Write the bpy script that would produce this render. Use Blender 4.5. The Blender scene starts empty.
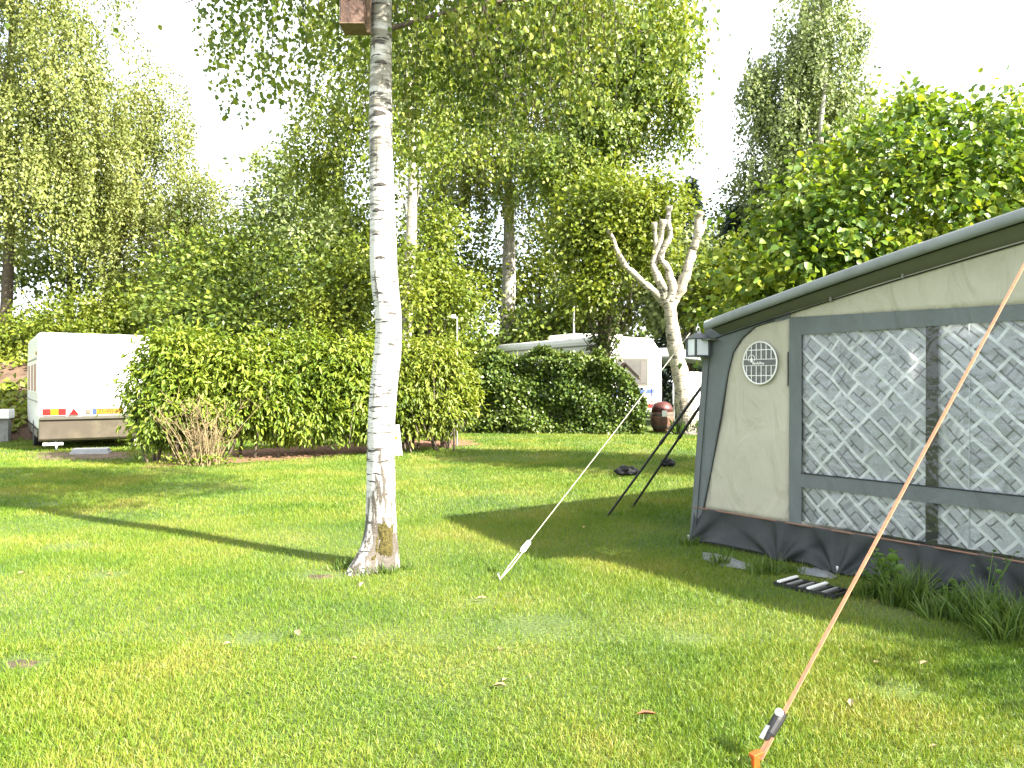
import bpy, math, random
import numpy as np
from mathutils import Vector, Matrix, noise

PI = math.pi
R = random.Random(11)
rng = np.random.default_rng(11)
S = bpy.context.scene
C = S.collection
F, HZ, EYE = 769.0, 382.0, 1.5          # focal length in pixels, horizon row, eye height

def P(px, py, d):                        # photo pixel at a depth of d metres
    return Vector(((px - 512) / F * d, d, EYE + (HZ - py) / F * d))
def G(px, py):                           # photo pixel on the ground
    d = EYE * F / (py - HZ)
    return Vector(((px - 512) / F * d, d, 0))

SUN_E = math.radians(34.6)
SUN_H = Vector((0.85, -0.53, 0)).normalized()     # horizontal direction towards the sun
SH = (-SUN_H.x / math.tan(SUN_E), -SUN_H.y / math.tan(SUN_E))   # shadow shift per metre of height

# ------------------------------------------------------------------ materials
def new_mat(name):
    m = bpy.data.materials.new(name); m.use_nodes = True
    nt = m.node_tree; nt.nodes.clear()
    out = nt.nodes.new('ShaderNodeOutputMaterial')
    return m, nt, out
def nd(nt, t, **kw):
    n = nt.nodes.new(t)
    for k, v in kw.items():
        if k in n.inputs: n.inputs[k].default_value = v
        else: setattr(n, k, v)
    return n
def ramp(nt, stops, interp='LINEAR'):
    r = nt.nodes.new('ShaderNodeValToRGB'); cr = r.color_ramp; cr.interpolation = interp
    while len(cr.elements) < len(stops): cr.elements.new(0.5)
    for e, (p, c) in zip(cr.elements, stops):
        e.position = p; e.color = (c[0], c[1], c[2], 1)
    return r
def mixc(nt, fac, a, b, blend='MIX'):
    m = nt.nodes.new('ShaderNodeMix'); m.data_type = 'RGBA'; m.blend_type = blend
    for sock, v in ((m.inputs[0], fac), (m.inputs[6], a), (m.inputs[7], b)):
        if hasattr(v, 'is_linked') or hasattr(v, 'links'): nt.links.new(v, sock)
        elif isinstance(v, (int, float)): sock.default_value = v
        else: sock.default_value = (v[0], v[1], v[2], 1)
    return m.outputs[2]
def plain(name, col, rough=0.6, wrinkle=0.0, var=0.12, scale=6.0, metal=0.0, bump=0.0, bscale=60.0, coat=0.0, spec=0.5, dirt=None, dscale=2.0, damt=0.5):
    m, nt, out = new_mat(name)
    b = nd(nt, 'ShaderNodeBsdfPrincipled', Roughness=rough, Metallic=metal)
    b.inputs['Coat Weight'].default_value = coat
    b.inputs['Specular IOR Level'].default_value = spec
    tc = nd(nt, 'ShaderNodeTexCoord')
    n = nd(nt, 'ShaderNodeTexNoise', Scale=scale, Detail=5.0, Roughness=0.6)
    nt.links.new(tc.outputs['Object'], n.inputs['Vector'])
    lo = [c * (1 - var) for c in col]; hi = [min(1, c * (1 + var)) for c in col]
    r = ramp(nt, [(0.3, lo), (0.7, hi)]); nt.links.new(n.outputs['Fac'], r.inputs['Fac'])
    c = r.outputs['Color']
    if dirt:
        n2 = nd(nt, 'ShaderNodeTexNoise', Scale=dscale, Detail=8.0, Roughness=0.7)
        nt.links.new(tc.outputs['Object'], n2.inputs['Vector'])
        r2 = ramp(nt, [(0.5, (0, 0, 0)), (0.72, (damt,) * 3)]); nt.links.new(n2.outputs['Fac'], r2.inputs['Fac'])
        c = mixc(nt, r2.outputs['Color'], c, dirt)
    nt.links.new(c, b.inputs['Base Color'])
    if bump:
        n3 = nd(nt, 'ShaderNodeTexNoise', Scale=bscale, Detail=4.0)
        nt.links.new(tc.outputs['Object'], n3.inputs['Vector'])
        bp = nd(nt, 'ShaderNodeBump', Strength=bump, Distance=0.02)
        nt.links.new(n3.outputs['Fac'], bp.inputs['Height']); nt.links.new(bp.outputs['Normal'], b.inputs['Normal'])
    if wrinkle:
        mp = nd(nt, 'ShaderNodeMapping'); mp.inputs['Scale'].default_value = (1.6, 1.6, .55); mp.inputs['Rotation'].default_value = (0, .35, 0)
        nt.links.new(tc.outputs['Object'], mp.inputs['Vector'])
        n4 = nd(nt, 'ShaderNodeTexNoise', Scale=3.2, Detail=3.0, Distortion=1.2); nt.links.new(mp.outputs[0], n4.inputs['Vector'])
        b4 = nd(nt, 'ShaderNodeBump', Strength=wrinkle, Distance=0.12); nt.links.new(n4.outputs['Fac'], b4.inputs['Height'])
        if bump: nt.links.new(b4.outputs['Normal'], bp.inputs['Normal'])
        else: nt.links.new(b4.outputs['Normal'], b.inputs['Normal'])
    nt.links.new(b.outputs[0], out.inputs[0])
    return m
def leaf_mat(name, cols, trans=0.3, rough=0.45, clump=0.7, spec=0.4, cw=0.8, iw=0.5):
    """leaf colours differ leaf by leaf and, more slowly, over the crown"""
    m, nt, out = new_mat(name)
    g = nd(nt, 'ShaderNodeNewGeometry')
    n = len(cols)
    r = ramp(nt, [((i + 0.5) / n, c) for i, c in enumerate(cols)])
    tn = nd(nt, 'ShaderNodeTexNoise', Scale=clump, Detail=2.0)
    nt.links.new(g.outputs['Position'], tn.inputs['Vector'])
    ma = nd(nt, 'ShaderNodeMath', operation='MULTIPLY_ADD'); ma.inputs[1].default_value = iw; ma.inputs[2].default_value = .5 - .5 * iw - .5 * cw
    nt.links.new(g.outputs['Random Per Island'], ma.inputs[0])
    ad = nd(nt, 'ShaderNodeMath', operation='ADD'); nt.links.new(ma.outputs[0], ad.inputs[0])
    mb = nd(nt, 'ShaderNodeMath', operation='MULTIPLY'); mb.inputs[1].default_value = cw
    nt.links.new(tn.outputs['Fac'], mb.inputs[0]); nt.links.new(mb.outputs[0], ad.inputs[1])
    nt.links.new(ad.outputs[0], r.inputs['Fac'])
    b = nd(nt, 'ShaderNodeBsdfPrincipled', Roughness=rough)
    b.inputs['Specular IOR Level'].default_value = spec
    nt.links.new(r.outputs['Color'], b.inputs['Base Color'])
    t = nd(nt, 'ShaderNodeBsdfTranslucent')
    tcol = mixc(nt, 1.0, r.outputs['Color'], (1.25, 1.2, 0.55), 'MULTIPLY')
    nt.links.new(tcol, t.inputs['Color'])
    mx = nd(nt, 'ShaderNodeMixShader'); mx.inputs[0].default_value = trans
    nt.links.new(b.outputs[0], mx.inputs[1]); nt.links.new(t.outputs[0], mx.inputs[2])
    nt.links.new(mx.outputs[0], out.inputs[0])
    return m
def birch_bark(name, dark=0.5, base=(0.62, 0.60, 0.55), fissure=True, upper=False):
    m, nt, out = new_mat(name)
    tc = nd(nt, 'ShaderNodeTexCoord')
    b = nd(nt, 'ShaderNodeBsdfPrincipled', Roughness=0.7)
    def nz(sc, scale, det=4.0, rough=0.6):
        mp = nd(nt, 'ShaderNodeMapping'); mp.inputs['Scale'].default_value = sc
        nt.links.new(tc.outputs['Object'], mp.inputs['Vector'])
        n = nd(nt, 'ShaderNodeTexNoise', Scale=scale, Detail=det, Roughness=rough)
        nt.links.new(mp.outputs[0], n.inputs['Vector']); return n.outputs['Fac']
    def th(f, a, c, inv=False):
        r = ramp(nt, [(a, (0, 0, 0)), (c, (1, 1, 1))]); nt.links.new(f, r.inputs['Fac']); return r.outputs['Color']
    tint = ramp(nt, [(0.3, [c * 0.78 for c in base]), (0.7, base)]); nt.links.new(nz((1, 1, 1), 3.0), tint.inputs['Fac'])
    c = tint.outputs['Color']
    peel = th(nz((1.0, 1.0, 9.0), 7.0), 0.58, 0.66)
    c = mixc(nt, peel, c, [x * 0.62 for x in base])
    if upper:                                        # greyer higher up: crown shade put into the bark colour, with more bands
        g0 = nd(nt, 'ShaderNodeSeparateXYZ'); nt.links.new(tc.outputs['Object'], g0.inputs[0])
        m0 = nd(nt, 'ShaderNodeMapRange'); m0.inputs[1].default_value = 2.3; m0.inputs[2].default_value = 3.3; m0.inputs[3].default_value = 0; m0.inputs[4].default_value = .17
        nt.links.new(g0.outputs['Z'], m0.inputs[0])
        a0 = nd(nt, 'ShaderNodeMath', operation='ADD'); nt.links.new(m0.outputs[0], a0.inputs[0]); nt.links.new(nz((.55, .55, 3.0), 4.5, 6.0), a0.inputs[1])
        c = mixc(nt, th(a0.outputs[0], .60, .72), c, (0.20, 0.19, 0.155))
        a1 = nd(nt, 'ShaderNodeMath', operation='ADD'); nt.links.new(m0.outputs[0], a1.inputs[0]); nt.links.new(nz((.8, .8, 6.0), 4.0, 5.0), a1.inputs[1])
        c = mixc(nt, th(a1.outputs[0], .72, .78), c, (0.07, 0.06, 0.05))
    lent = th(nz((1.0, 1.0, 7.5), 5.5, 3.0), 0.62 - 0.05 * dark, 0.655 - 0.05 * dark)
    c = mixc(nt, lent, c, (0.045, 0.04, 0.036))
    blot = th(nz((1.2, 1.2, 1.6), 3.3, 7.0, 0.7), 0.66 - 0.06 * dark, 0.70 - 0.06 * dark)
    c = mixc(nt, blot, c, (0.075, 0.068, 0.058))
    if fissure:                                      # old rough bark low on the trunk
        geo = nd(nt, 'ShaderNodeSeparateXYZ'); nt.links.new(tc.outputs['Object'], geo.inputs[0])
        mr = nd(nt, 'ShaderNodeMapRange'); mr.inputs[1].default_value = 0.0; mr.inputs[2].default_value = 1.5
        mr.inputs[3].default_value = 0.17; mr.inputs[4].default_value = 0.0
        nt.links.new(geo.outputs['Z'], mr.inputs[0])
        ad = nd(nt, 'ShaderNodeMath', operation='ADD'); nt.links.new(mr.outputs[0], ad.inputs[0])
        nt.links.new(nz((1.0, 1.0, 0.16), 19.0, 6.0, .7), ad.inputs[1])
        c = mixc(nt, th(ad.outputs[0], 0.58, 0.66), c, (0.075, 0.064, 0.052))
    nt.links.new(c, b.inputs['Base Color'])
    bp = nd(nt, 'ShaderNodeBump', Strength=0.5, Distance=0.02)
    nt.links.new(nz((1, 1, 3.0), 18.0, 6.0), bp.inputs['Height']); nt.links.new(bp.outputs['Normal'], b.inputs['Normal'])
    nt.links.new(b.outputs[0], out.inputs[0])
    return m

M = {}
M['birch'] = birch_bark('birch_bark', 0.65, (0.58, 0.565, 0.54), True, True)
M['birch_far'] = birch_bark('birch_bark_far', 0.9, (0.45, 0.425, 0.36), False)
M['pollard'] = birch_bark('pollard_bark', 1.3, (0.40, 0.36, 0.28), True)
M['bark'] = plain('brown_bark', (0.085, 0.066, 0.048), 0.85, 0, 0.45, 9, bump=0.6, bscale=25)
M['twig'] = plain('dark_twig', (0.06, 0.048, 0.036), 0.8, 0, 0.3)
M['dry_twig'] = plain('dry_twig', (0.22, 0.165, 0.085), 0.8, 0, 0.4, 3)
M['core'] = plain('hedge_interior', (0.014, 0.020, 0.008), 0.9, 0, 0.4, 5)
M['moss'] = plain('moss', (0.075, 0.062, 0.012), 0.95, 0, 0.5, 40, bump=1.0, bscale=120)
M['scar'] = plain('bark_scar', (0.05, 0.045, 0.04), 0.9, 0, 0.4, 30, bump=0.6)
M['white_paint'] = plain('caravan_white', (0.78, 0.78, 0.76), 0.35, 0, 0.03, 2, coat=0.2)
M['shaded_taupe'] = plain('caravan_taupe_shaded', (0.105, 0.09, 0.07), 0.5, 0, 0.05, 3, dirt=(0.2, 0.17, 0.12), dscale=3)  # taupe lower panels, colour also darkened for shade under the tilted rear
M['grey_trim'] = plain('grey_trim', (0.22, 0.22, 0.21), 0.5, 0, 0.1)
M['dark_trim'] = plain('dark_trim', (0.065, 0.06, 0.045), 0.5, 0, 0.1)
M['black'] = plain('black_plastic', (0.012, 0.012, 0.014), 0.5, 0, 0.3, 20)
M['rubber'] = plain('tyre_rubber', (0.02, 0.02, 0.02), 0.85, 0, 0.2, 20)
M['steel'] = plain('galvanised_steel', (0.45, 0.46, 0.47), 0.4, 0, 0.15, 20, metal=0.8)
M['red_lens'] = plain('red_lens', (0.28, 0.008, 0.010), 0.2, 0, 0.08, 30, coat=0.5)
M['amber_lens'] = plain('amber_lens', (0.42, 0.19, 0.004), 0.2, 0, 0.08, 30, coat=0.5)
M['plate_yellow'] = plain('plate_yellow', (0.34, 0.135, 0.003), 0.4, 0, 0.05)
M['blue'] = plain('blue_strip', (0.03, 0.06, 0.32), 0.4, 0, 0.05)
M['curtain_tan'] = plain('tan_curtain', (0.34, 0.20, 0.12), 0.8, 0, 0.2, 12)
M['dark_glass'] = plain('tinted_window', (0.06, 0.06, 0.06), 0.1, 0, 0.1, 3, coat=1.0)
M['pale_blind'] = plain('pale_blind', (0.040, 0.040, 0.040), 0.4, 0, 0.3, 5, coat=0.6)
M['grey_canvas'] = plain('grey_canvas', (0.118, 0.135, 0.138), 0.8, var=0.10, scale=3, bump=0.25, bscale=250, wrinkle=.35)
M['roof_canvas'] = plain('grey_roof_canvas', (0.19, 0.21, 0.215), 0.6, 0, 0.10, 3, bump=0.2, bscale=220, dirt=(0.12, 0.125, 0.11), dscale=5)
M['beige_canvas'] = plain('beige_canvas', (0.41, 0.395, 0.315), 0.85, .4, 0.05, 2.5, bump=0.25, bscale=260, dirt=(0.30, 0.285, 0.20), dscale=1.5, damt=0.5)
M['mud_canvas'] = plain('dark_skirt', (0.015, 0.020, 0.021), 0.6, 0, 0.18, 5, bump=0.15, bscale=120, dirt=(0.045, 0.045, 0.038), dscale=4, damt=0.5)
M['olive_canvas'] = plain('olive_lining', (0.115, 0.12, 0.092), 0.8, 0, 0.1, 4)
M['piping'] = plain('rust_piping', (0.20, 0.11, 0.075), 0.7, 0, 0.2)
M['white_plastic'] = plain('white_plastic', (0.75, 0.75, 0.73), 0.4, 0, 0.04)
M['mesh_grey'] = plain('dark_mesh', (0.12, 0.125, 0.125), 0.8, 0, 0.3, 30)
M['lantern_metal'] = plain('lantern_metal', (0.035, 0.042, 0.05), 0.4, 0, 0.2, 20)
M['frost'] = plain('frosted_glass', (0.62, 0.66, 0.70), 0.3, 0, 0.04)
M['orange_cord'] = plain('orange_cord', (0.36, 0.155, 0.085), 0.8, 0, 0.18, 50)
M['white_cord'] = plain('pale_cord', (0.33, 0.32, 0.25), 0.8, 0, 0.15, 60)
M['orange_plastic'] = plain('orange_plastic', (0.50, 0.075, 0.012), 0.4, 0, 0.1, 20)
M['wood_red'] = plain('reddish_wood', (0.072, 0.038, 0.028), 0.75, 0, 0.5, 9, bump=0.4, bscale=40, dirt=(0.2, 0.13, 0.10), dscale=7, damt=0.8)
M['wood_brown'] = plain('brown_wood', (0.15, 0.10, 0.065), 0.8, 0, 0.35, 12, bump=0.4, bscale=40)
M['barrel'] = plain('barrel_wood', (0.13, 0.065, 0.042), 0.7, 0, 0.35, 8, bump=0.4, bscale=30)
M['red'] = plain('faded_red', (0.075, 0.02, 0.018), 0.5, 0, 0.15)
M['concrete'] = plain('pale_concrete', (0.22, 0.22, 0.21), 0.9, 0, 0.15, 8, bump=0.4, bscale=50, dirt=(0.25, 0.24, 0.2), dscale=4)
M['grey_step'] = plain('grey_step', (0.40, 0.41, 0.42), 0.7, 0, 0.12, 10)
M['soil'] = plain('brown_earth', (0.10, 0.062, 0.040), 0.95, 0, 0.5, 4, bump=0.8, bscale=30, dirt=(0.09, 0.055, 0.035), dscale=6)
M['soil_dark'] = plain('trodden_earth', (0.062, 0.044, 0.028), 0.95, 0, 0.6, 14, bump=1.0, bscale=45, dirt=(0.10, 0.085, 0.03), dscale=20, damt=.9)
M['mulch'] = plain('bark_mulch', (0.20, 0.105, 0.062), 0.95, 0, 0.55, 22, bump=1.0, bscale=60)
M['drape'] = plain('blue_grey_sheet', (0.36, 0.38, 0.45), 0.7, 0, 0.1, 4)
M['pale_roof'] = plain('pale_awning_roof', (0.50, 0.53, 0.60), 0.6, 0, 0.06, 3)
M['dry_leaf'] = plain('dry_leaf', (0.30, 0.235, 0.12), 0.8, 0, 0.4, 30)
M['brown_leaf'] = plain('brown_leaf', (0.16, 0.06, 0.025), 0.8, 0, 0.4, 30)
M['text_black'] = plain('black_lettering', (0.015, 0.015, 0.015), 0.5, 0, 0.05)
M['bag'] = plain('black_sack', (0.010, 0.010, 0.012), 0.65, 0, 0.3, 12, bump=0.5, bscale=25, spec=.25)
M['sheet'] = plain('groundsheet', (0.20, 0.215, 0.225), 0.35, 0, 0.2, 6, bump=0.5, bscale=18, dirt=(0.12, 0.12, 0.09), dscale=5, damt=0.7)

L = {}
L['birch_near'] = leaf_mat('birch_leaves', [(0.0482, 0.091, 0.0104), (0.0963, 0.1495, 0.0166), (0.1582, 0.2145, 0.027), (0.2475, 0.273, 0.0468)], 0.38, cw=1.0, iw=.6)
L['birch_mid'] = leaf_mat('birch_leaves_far', [(0.0842, 0.119, 0.0187), (0.1404, 0.175, 0.0291), (0.2106, 0.231, 0.0437), (0.2808, 0.28, 0.0728)], 0.32)
L['weeping'] = leaf_mat('weeping_birch_leaves', [(0.0947, 0.1269, 0.0294), (0.1503, 0.1838, 0.042), (0.2115, 0.2434, 0.063), (0.2783, 0.2912, 0.0998)], 0.35)
L['silver'] = leaf_mat('silvery_birch_leaves', [(0.115, 0.1588, 0.0605), (0.1758, 0.2254, 0.0832), (0.2366, 0.2858, 0.1134)], 0.3)
L['dark'] = leaf_mat('dark_green_leaves', [(0.0455, 0.0809, 0.0135), (0.0867, 0.1381, 0.0194), (0.1551, 0.2022, 0.0252), (0.2066, 0.2528, 0.031)], 0.25)
L['conifer'] = leaf_mat('conifer_needles', [(0.0288, 0.0512, 0.0384), (0.048, 0.0768, 0.0544), (0.072, 0.0992, 0.072)], 0.1)
L['maple'] = leaf_mat('maple_leaves', [(0.0716, 0.1127, 0.0142), (0.1217, 0.1723, 0.0204), (0.186, 0.2319, 0.0285), (0.2576, 0.2848, 0.0407)], 0.35)
L['lime'] = leaf_mat('yellow_green_leaves', [(0.0825, 0.1288, 0.0132), (0.1375, 0.1904, 0.0198), (0.198, 0.2408, 0.0308), (0.2585, 0.28, 0.0495)], 0.35)
L['hazel'] = leaf_mat('hazel_leaves', [(0.0478, 0.1053, 0.0144), (0.0955, 0.1685, 0.0192), (0.1775, 0.2527, 0.0264), (0.314, 0.351, 0.036)], 0.38, cw=.9, iw=.6)
L['laurel'] = leaf_mat('laurel_leaves', [(0.0617, 0.1151, 0.0132), (0.1235, 0.1901, 0.0185), (0.1965, 0.2533, 0.0264), (0.2695, 0.3109, 0.0462)], 0.35)
L['ivy'] = leaf_mat('ivy_leaves', [(0.0253, 0.0575, 0.011), (0.0552, 0.0978, 0.0154), (0.0978, 0.1437, 0.0242), (0.1725, 0.2127, 0.0495)], 0.2, 0.35)
L['weed'] = leaf_mat('weed_leaves', [(0.06, 0.12, 0.02), (0.09, 0.17, 0.03), (0.12, 0.20, 0.04)], 0.35)
L['grass'] = leaf_mat('grass_blades', [(0.0641, 0.1402, 0.0104), (0.1109, 0.1902, 0.0133), (0.1708, 0.2292, 0.0208), (0.2572, 0.2442, 0.0532)], 0.3, 0.5, 0.9, .4, 1.3, .55)
L['grass_long'] = leaf_mat('long_grass', [(0.05, 0.105, 0.016), (0.085, 0.15, 0.022), (0.13, 0.19, 0.035)], 0.3)

# ------------------------------------------------------------------ objects
def tag(o, label=None, cat=None, group=None, kind=None):
    if label: o['label'] = label
    if cat: o['category'] = cat
    if group: o['group'] = group
    if kind: o['kind'] = kind
    return o
def thing(name, label, cat, loc=(0, 0, 0), rz=0.0, group=None):
    o = bpy.data.objects.new(name, None); C.objects.link(o)
    o.location = loc; o.rotation_euler = (0, 0, rz); o.empty_display_size = 0.2
    return tag(o, label, cat, group)
def link(name, me, mat, parent=None, smooth=False, bevel=0.0, loc=None):
    o = bpy.data.objects.new(name, me); C.objects.link(o)
    if mat: me.materials.append(mat)
    if parent: o.parent = parent
    if loc is not None: o.location = loc
    if smooth:
        me.polygons.foreach_set('use_smooth', [True] * len(me.polygons))
    if bevel:
        b = o.modifiers.new('bevel', 'BEVEL'); b.width = bevel; b.segments = 2; b.limit_method = 'ANGLE'
    return o
def dup(root, loc, rz=None, label=None):
    r = root.copy(); C.objects.link(r); r.location = loc
    if rz is not None: r.rotation_euler = (0, 0, rz)
    if label: r['label'] = label
    for ch in list(root.children):
        c = ch.copy(); C.objects.link(c); c.parent = r
        for g in list(ch.children):
            d = g.copy(); C.objects.link(d); d.parent = c
    return r
class MB:
    def __init__(s): s.v = []; s.f = []
    def add(s, vs, fs):
        k = len(s.v); s.v += [tuple(v) for v in vs]; s.f += [tuple(i + k for i in f) for f in fs]; return s
    def box(s, a, b):
        (x0, y0, z0), (x1, y1, z1) = a, b
        return s.add([(x0, y0, z0), (x1, y0, z0), (x1, y1, z0), (x0, y1, z0), (x0, y0, z1), (x1, y0, z1), (x1, y1, z1), (x0, y1, z1)],
                     [(3, 2, 1, 0), (4, 5, 6, 7), (0, 1, 5, 4), (1, 2, 6, 5), (2, 3, 7, 6), (3, 0, 4, 7)])
    def tube(s, pts, rad, n=8, cap=True):
        pts = [Vector(p) for p in pts]
        if not hasattr(rad, '__len__'): rad = [rad] * len(pts)
        vs, fs = [], []
        t = (pts[1] - pts[0]).normalized()
        u = t.cross(Vector((0, 0, 1)) if abs(t.z) < 0.9 else Vector((1, 0, 0))).normalized()
        for i, p in enumerate(pts):
            d = (pts[min(i + 1, len(pts) - 1)] - pts[max(i - 1, 0)]).normalized()
            u = (u - d * u.dot(d)).normalized(); w = d.cross(u)
            for k in range(n):
                a = 2 * PI * k / n
                vs.append(p + (u * math.cos(a) + w * math.sin(a)) * rad[i])
        for i in range(len(pts) - 1):
            for k in range(n):
                a, b = i * n + k, i * n + (k + 1) % n
                fs.append((a, b, b + n, a + n))
        if cap:
            fs.append(tuple(range(n - 1, -1, -1))); fs.append(tuple(range(len(vs) - n, len(vs))))
        return s.add(vs, fs)
    def prism(s, poly, axis, a, b):
        """closed outline of (u, w) pairs pushed along an axis from a to b"""
        def at(u, w, h): return {'x': (h, u, w), 'y': (u, h, w), 'z': (u, w, h)}[axis]
        n = len(poly)
        vs = [at(u, w, a) for u, w in poly] + [at(u, w, b) for u, w in poly]
        fs = [tuple(range(n)), tuple(range(2 * n - 1, n - 1, -1))] + [(i + n, (i + 1) % n + n, (i + 1) % n, i) for i in range(n)]
        return s.add(vs, fs)
    def lathe(s, prof, n=20, c=(0, 0, 0)):
        vs = [(c[0] + r * math.cos(2 * PI * k / n), c[1] + r * math.sin(2 * PI * k / n), c[2] + z) for r, z in prof for k in range(n)]
        fs = [(i * n + k, i * n + (k + 1) % n, (i + 1) * n + (k + 1) % n, (i + 1) * n + k) for i in range(len(prof) - 1) for k in range(n)]
        fs += [tuple(range(n - 1, -1, -1)), tuple(range(len(vs) - n, len(vs)))]
        return s.add(vs, fs)
    def grid(s, fn, nu, nv):
        vs = [fn(i / nu, j / nv) for i in range(nu + 1) for j in range(nv + 1)]
        fs = [(i * (nv + 1) + j, (i + 1) * (nv + 1) + j, (i + 1) * (nv + 1) + j + 1, i * (nv + 1) + j + 1) for i in range(nu) for j in range(nv)]
        return s.add(vs, fs)
    def build(s, name, mat, parent=None, smooth=False, bevel=0.0, solid=0.0):
        me = bpy.data.meshes.new(name); me.from_pydata(s.v, [], s.f); me.validate(); me.update()
        o = link(name, me, mat, parent, smooth, bevel)
        if solid:
            m = o.modifiers.new('thickness', 'SOLIDIFY'); m.thickness = solid; m.offset = 0
        return o
def ball_mesh(c, r, nseed=0, rough=0.2, n=12, freq=2.0):
    """a closed lumpy ball"""
    mb = MB(); vs = []; fs = []
    for i in range(n + 1):
        th = PI * i / n
        for k in range(2 * n):
            a = PI * k / n
            d = Vector((math.sin(th) * math.cos(a), math.sin(th) * math.sin(a), math.cos(th)))
            f = 1 + rough * noise.noise(d * freq + Vector((nseed * 7.3, 0, 0)))
            vs.append((c[0] + d.x * r[0] * f, c[1] + d.y * r[1] * f, c[2] + d.z * r[2] * f))
    for i in range(n):
        for k in range(2 * n):
            a = i * 2 * n + k; b = i * 2 * n + (k + 1) % (2 * n)
            fs.append((a, a + 2 * n, b + 2 * n, b))
    return mb.add(vs, fs)

def norm(a): return a / np.maximum(np.linalg.norm(a, axis=1, keepdims=True), 1e-9)
def poly_mesh(name, verts, faces):
    """verts (n,3), faces (m,k) of one size"""
    me = bpy.data.meshes.new(name); k = faces.shape[1]
    me.vertices.add(len(verts)); me.vertices.foreach_set('co', np.ascontiguousarray(verts, dtype=np.float32).ravel())
    me.loops.add(faces.size); me.loops.foreach_set('vertex_index', np.ascontiguousarray(faces, dtype=np.int32).ravel())
    me.polygons.add(len(faces)); me.polygons.foreach_set('loop_start', np.arange(0, faces.size, k, dtype=np.int32))
    me.update(calc_edges=True)
    return me
def leaves(name, pos, axis, nrm, ln, wd, mat, parent=None, origin=(0, 0, 0), shape='diamond', fold=0.18):
    n = len(pos)
    a = norm(axis); m = norm(nrm - (nrm * a).sum(1, keepdims=True) * a); s = np.cross(a, m)
    ln = np.broadcast_to(np.asarray(ln, float).reshape(-1, 1), (n, 1)); wd = np.broadcast_to(np.asarray(wd, float).reshape(-1, 1), (n, 1))
    p = pos - np.asarray(origin, float)
    if shape == 'diamond':
        q = [p, p + a * ln * 0.42 + s * wd * 0.5 + m * wd * fold, p + a * ln, p + a * ln * 0.42 - s * wd * 0.5 + m * wd * fold]
        f = np.array([(0, 1, 2), (0, 2, 3)])
    elif shape == 'round':
        q = [p, p + a * ln * 0.28 + s * wd * 0.5 + m * wd * fold, p + a * ln * 0.72 + s * wd * 0.42 + m * wd * fold * 0.8, p + a * ln - m * wd * 0.12,
             p + a * ln * 0.72 - s * wd * 0.42 + m * wd * fold * 0.8, p + a * ln * 0.28 - s * wd * 0.5 + m * wd * fold]
        f = np.array([(0, 1, 2, 3), (0, 3, 4, 5)])
    elif shape == 'lance':
        q = [p, p + a * ln * 0.35 + s * wd * 0.5 + m * wd * fold, p + a * ln * 0.7 + s * wd * 0.33 + m * wd * fold * 0.3 , p + a * ln * 0.98 - m * ln * 0.16,
             p + a * ln * 0.7 - s * wd * 0.33 + m * wd * fold * 0.3, p + a * ln * 0.35 - s * wd * 0.5 + m * wd * fold]
        f = np.array([(0, 1, 2, 3), (0, 3, 4, 5)])
    elif shape == 'blade':                                  # upright grass blade bending over
        q = [p - s * wd * 0.5, p + s * wd * 0.5, p + a * ln * 0.55 + s * wd * 0.38, p + a * ln * 0.55 - s * wd * 0.38, p + a * ln * 0.93 + m * ln * 0.28]
        f = np.array([(0, 1, 2), (0, 2, 3), (3, 2, 4)])
    elif shape == 'spike':
        q = [p - s * wd * 0.5, p + s * wd * 0.5, p + a * ln]
        f = np.array([(0, 1, 2)])
    k = len(q)
    v = np.stack(q, 1).reshape(-1, 3)
    fc = (np.arange(n)[:, None, None] * k + f[None]).reshape(-1, f.shape[1])
    return link(name, poly_mesh(name, v, fc), mat, parent)
def rand_dirs(n):
    return norm(rng.normal(size=(n, 3)))
def crown_points(blobs, nclump, per, sig, shell=0.45, floor=None):
    """leaf positions bunched on twigs through the outer part of several ellipsoids"""
    b = np.array(blobs, float)
    w = (b[:, 3] * b[:, 4] * b[:, 5]) ** 0.6; w /= w.sum()
    i = rng.choice(len(b), nclump, p=w)
    d = rand_dirs(nclump); r = rng.random(nclump) ** shell
    wob = 1 + 0.22 * np.sin(d[:, 0] * 5 + i) * np.sin(d[:, 2] * 6 + i * 2.1) + rng.normal(0, 0.05, nclump)
    c = b[i, :3] + d * b[i, 3:6] * (r * wob)[:, None]
    out = d / b[i, 3:6]; out = norm(out)
    j = np.repeat(np.arange(nclump), per)
    sg = sig * rng.uniform(0.6, 1.5, nclump)
    off = rng.normal(size=(len(j), 3)) * sg[j][:, None] * np.array([1, 1, 0.75])
    p = c[j] + off
    if floor is not None:
        k = p[:, 2] > floor; p, j, off = p[k], j[k], off[k]
    return p, norm(out[j] + 0.8 * norm(off)), c
def limbs(mb, base_pts, targets, r0, n=5):
    for t in targets:
        t = Vector(t)
        b, rr = R.choice(base_pts)
        if t.z < b.z: b, rr = base_pts[0]
        if t.z < b.z + .25 * (t - b).length: continue
        mid = b.lerp(t, 0.5) + Vector((R.uniform(-.15, .15), R.uniform(-.15, .15), R.uniform(-0.05, .2))) * (t - b).length
        r = min(rr * 0.45, r0 * .6)
        t = b.lerp(t, .8); mid = b.lerp(mid, .8)
        mb.tube([b, b.lerp(mid, .5) + Vector((0, 0, .03)), mid, t], [r, r * .7, r * .42, r * .1], n, False)
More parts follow.
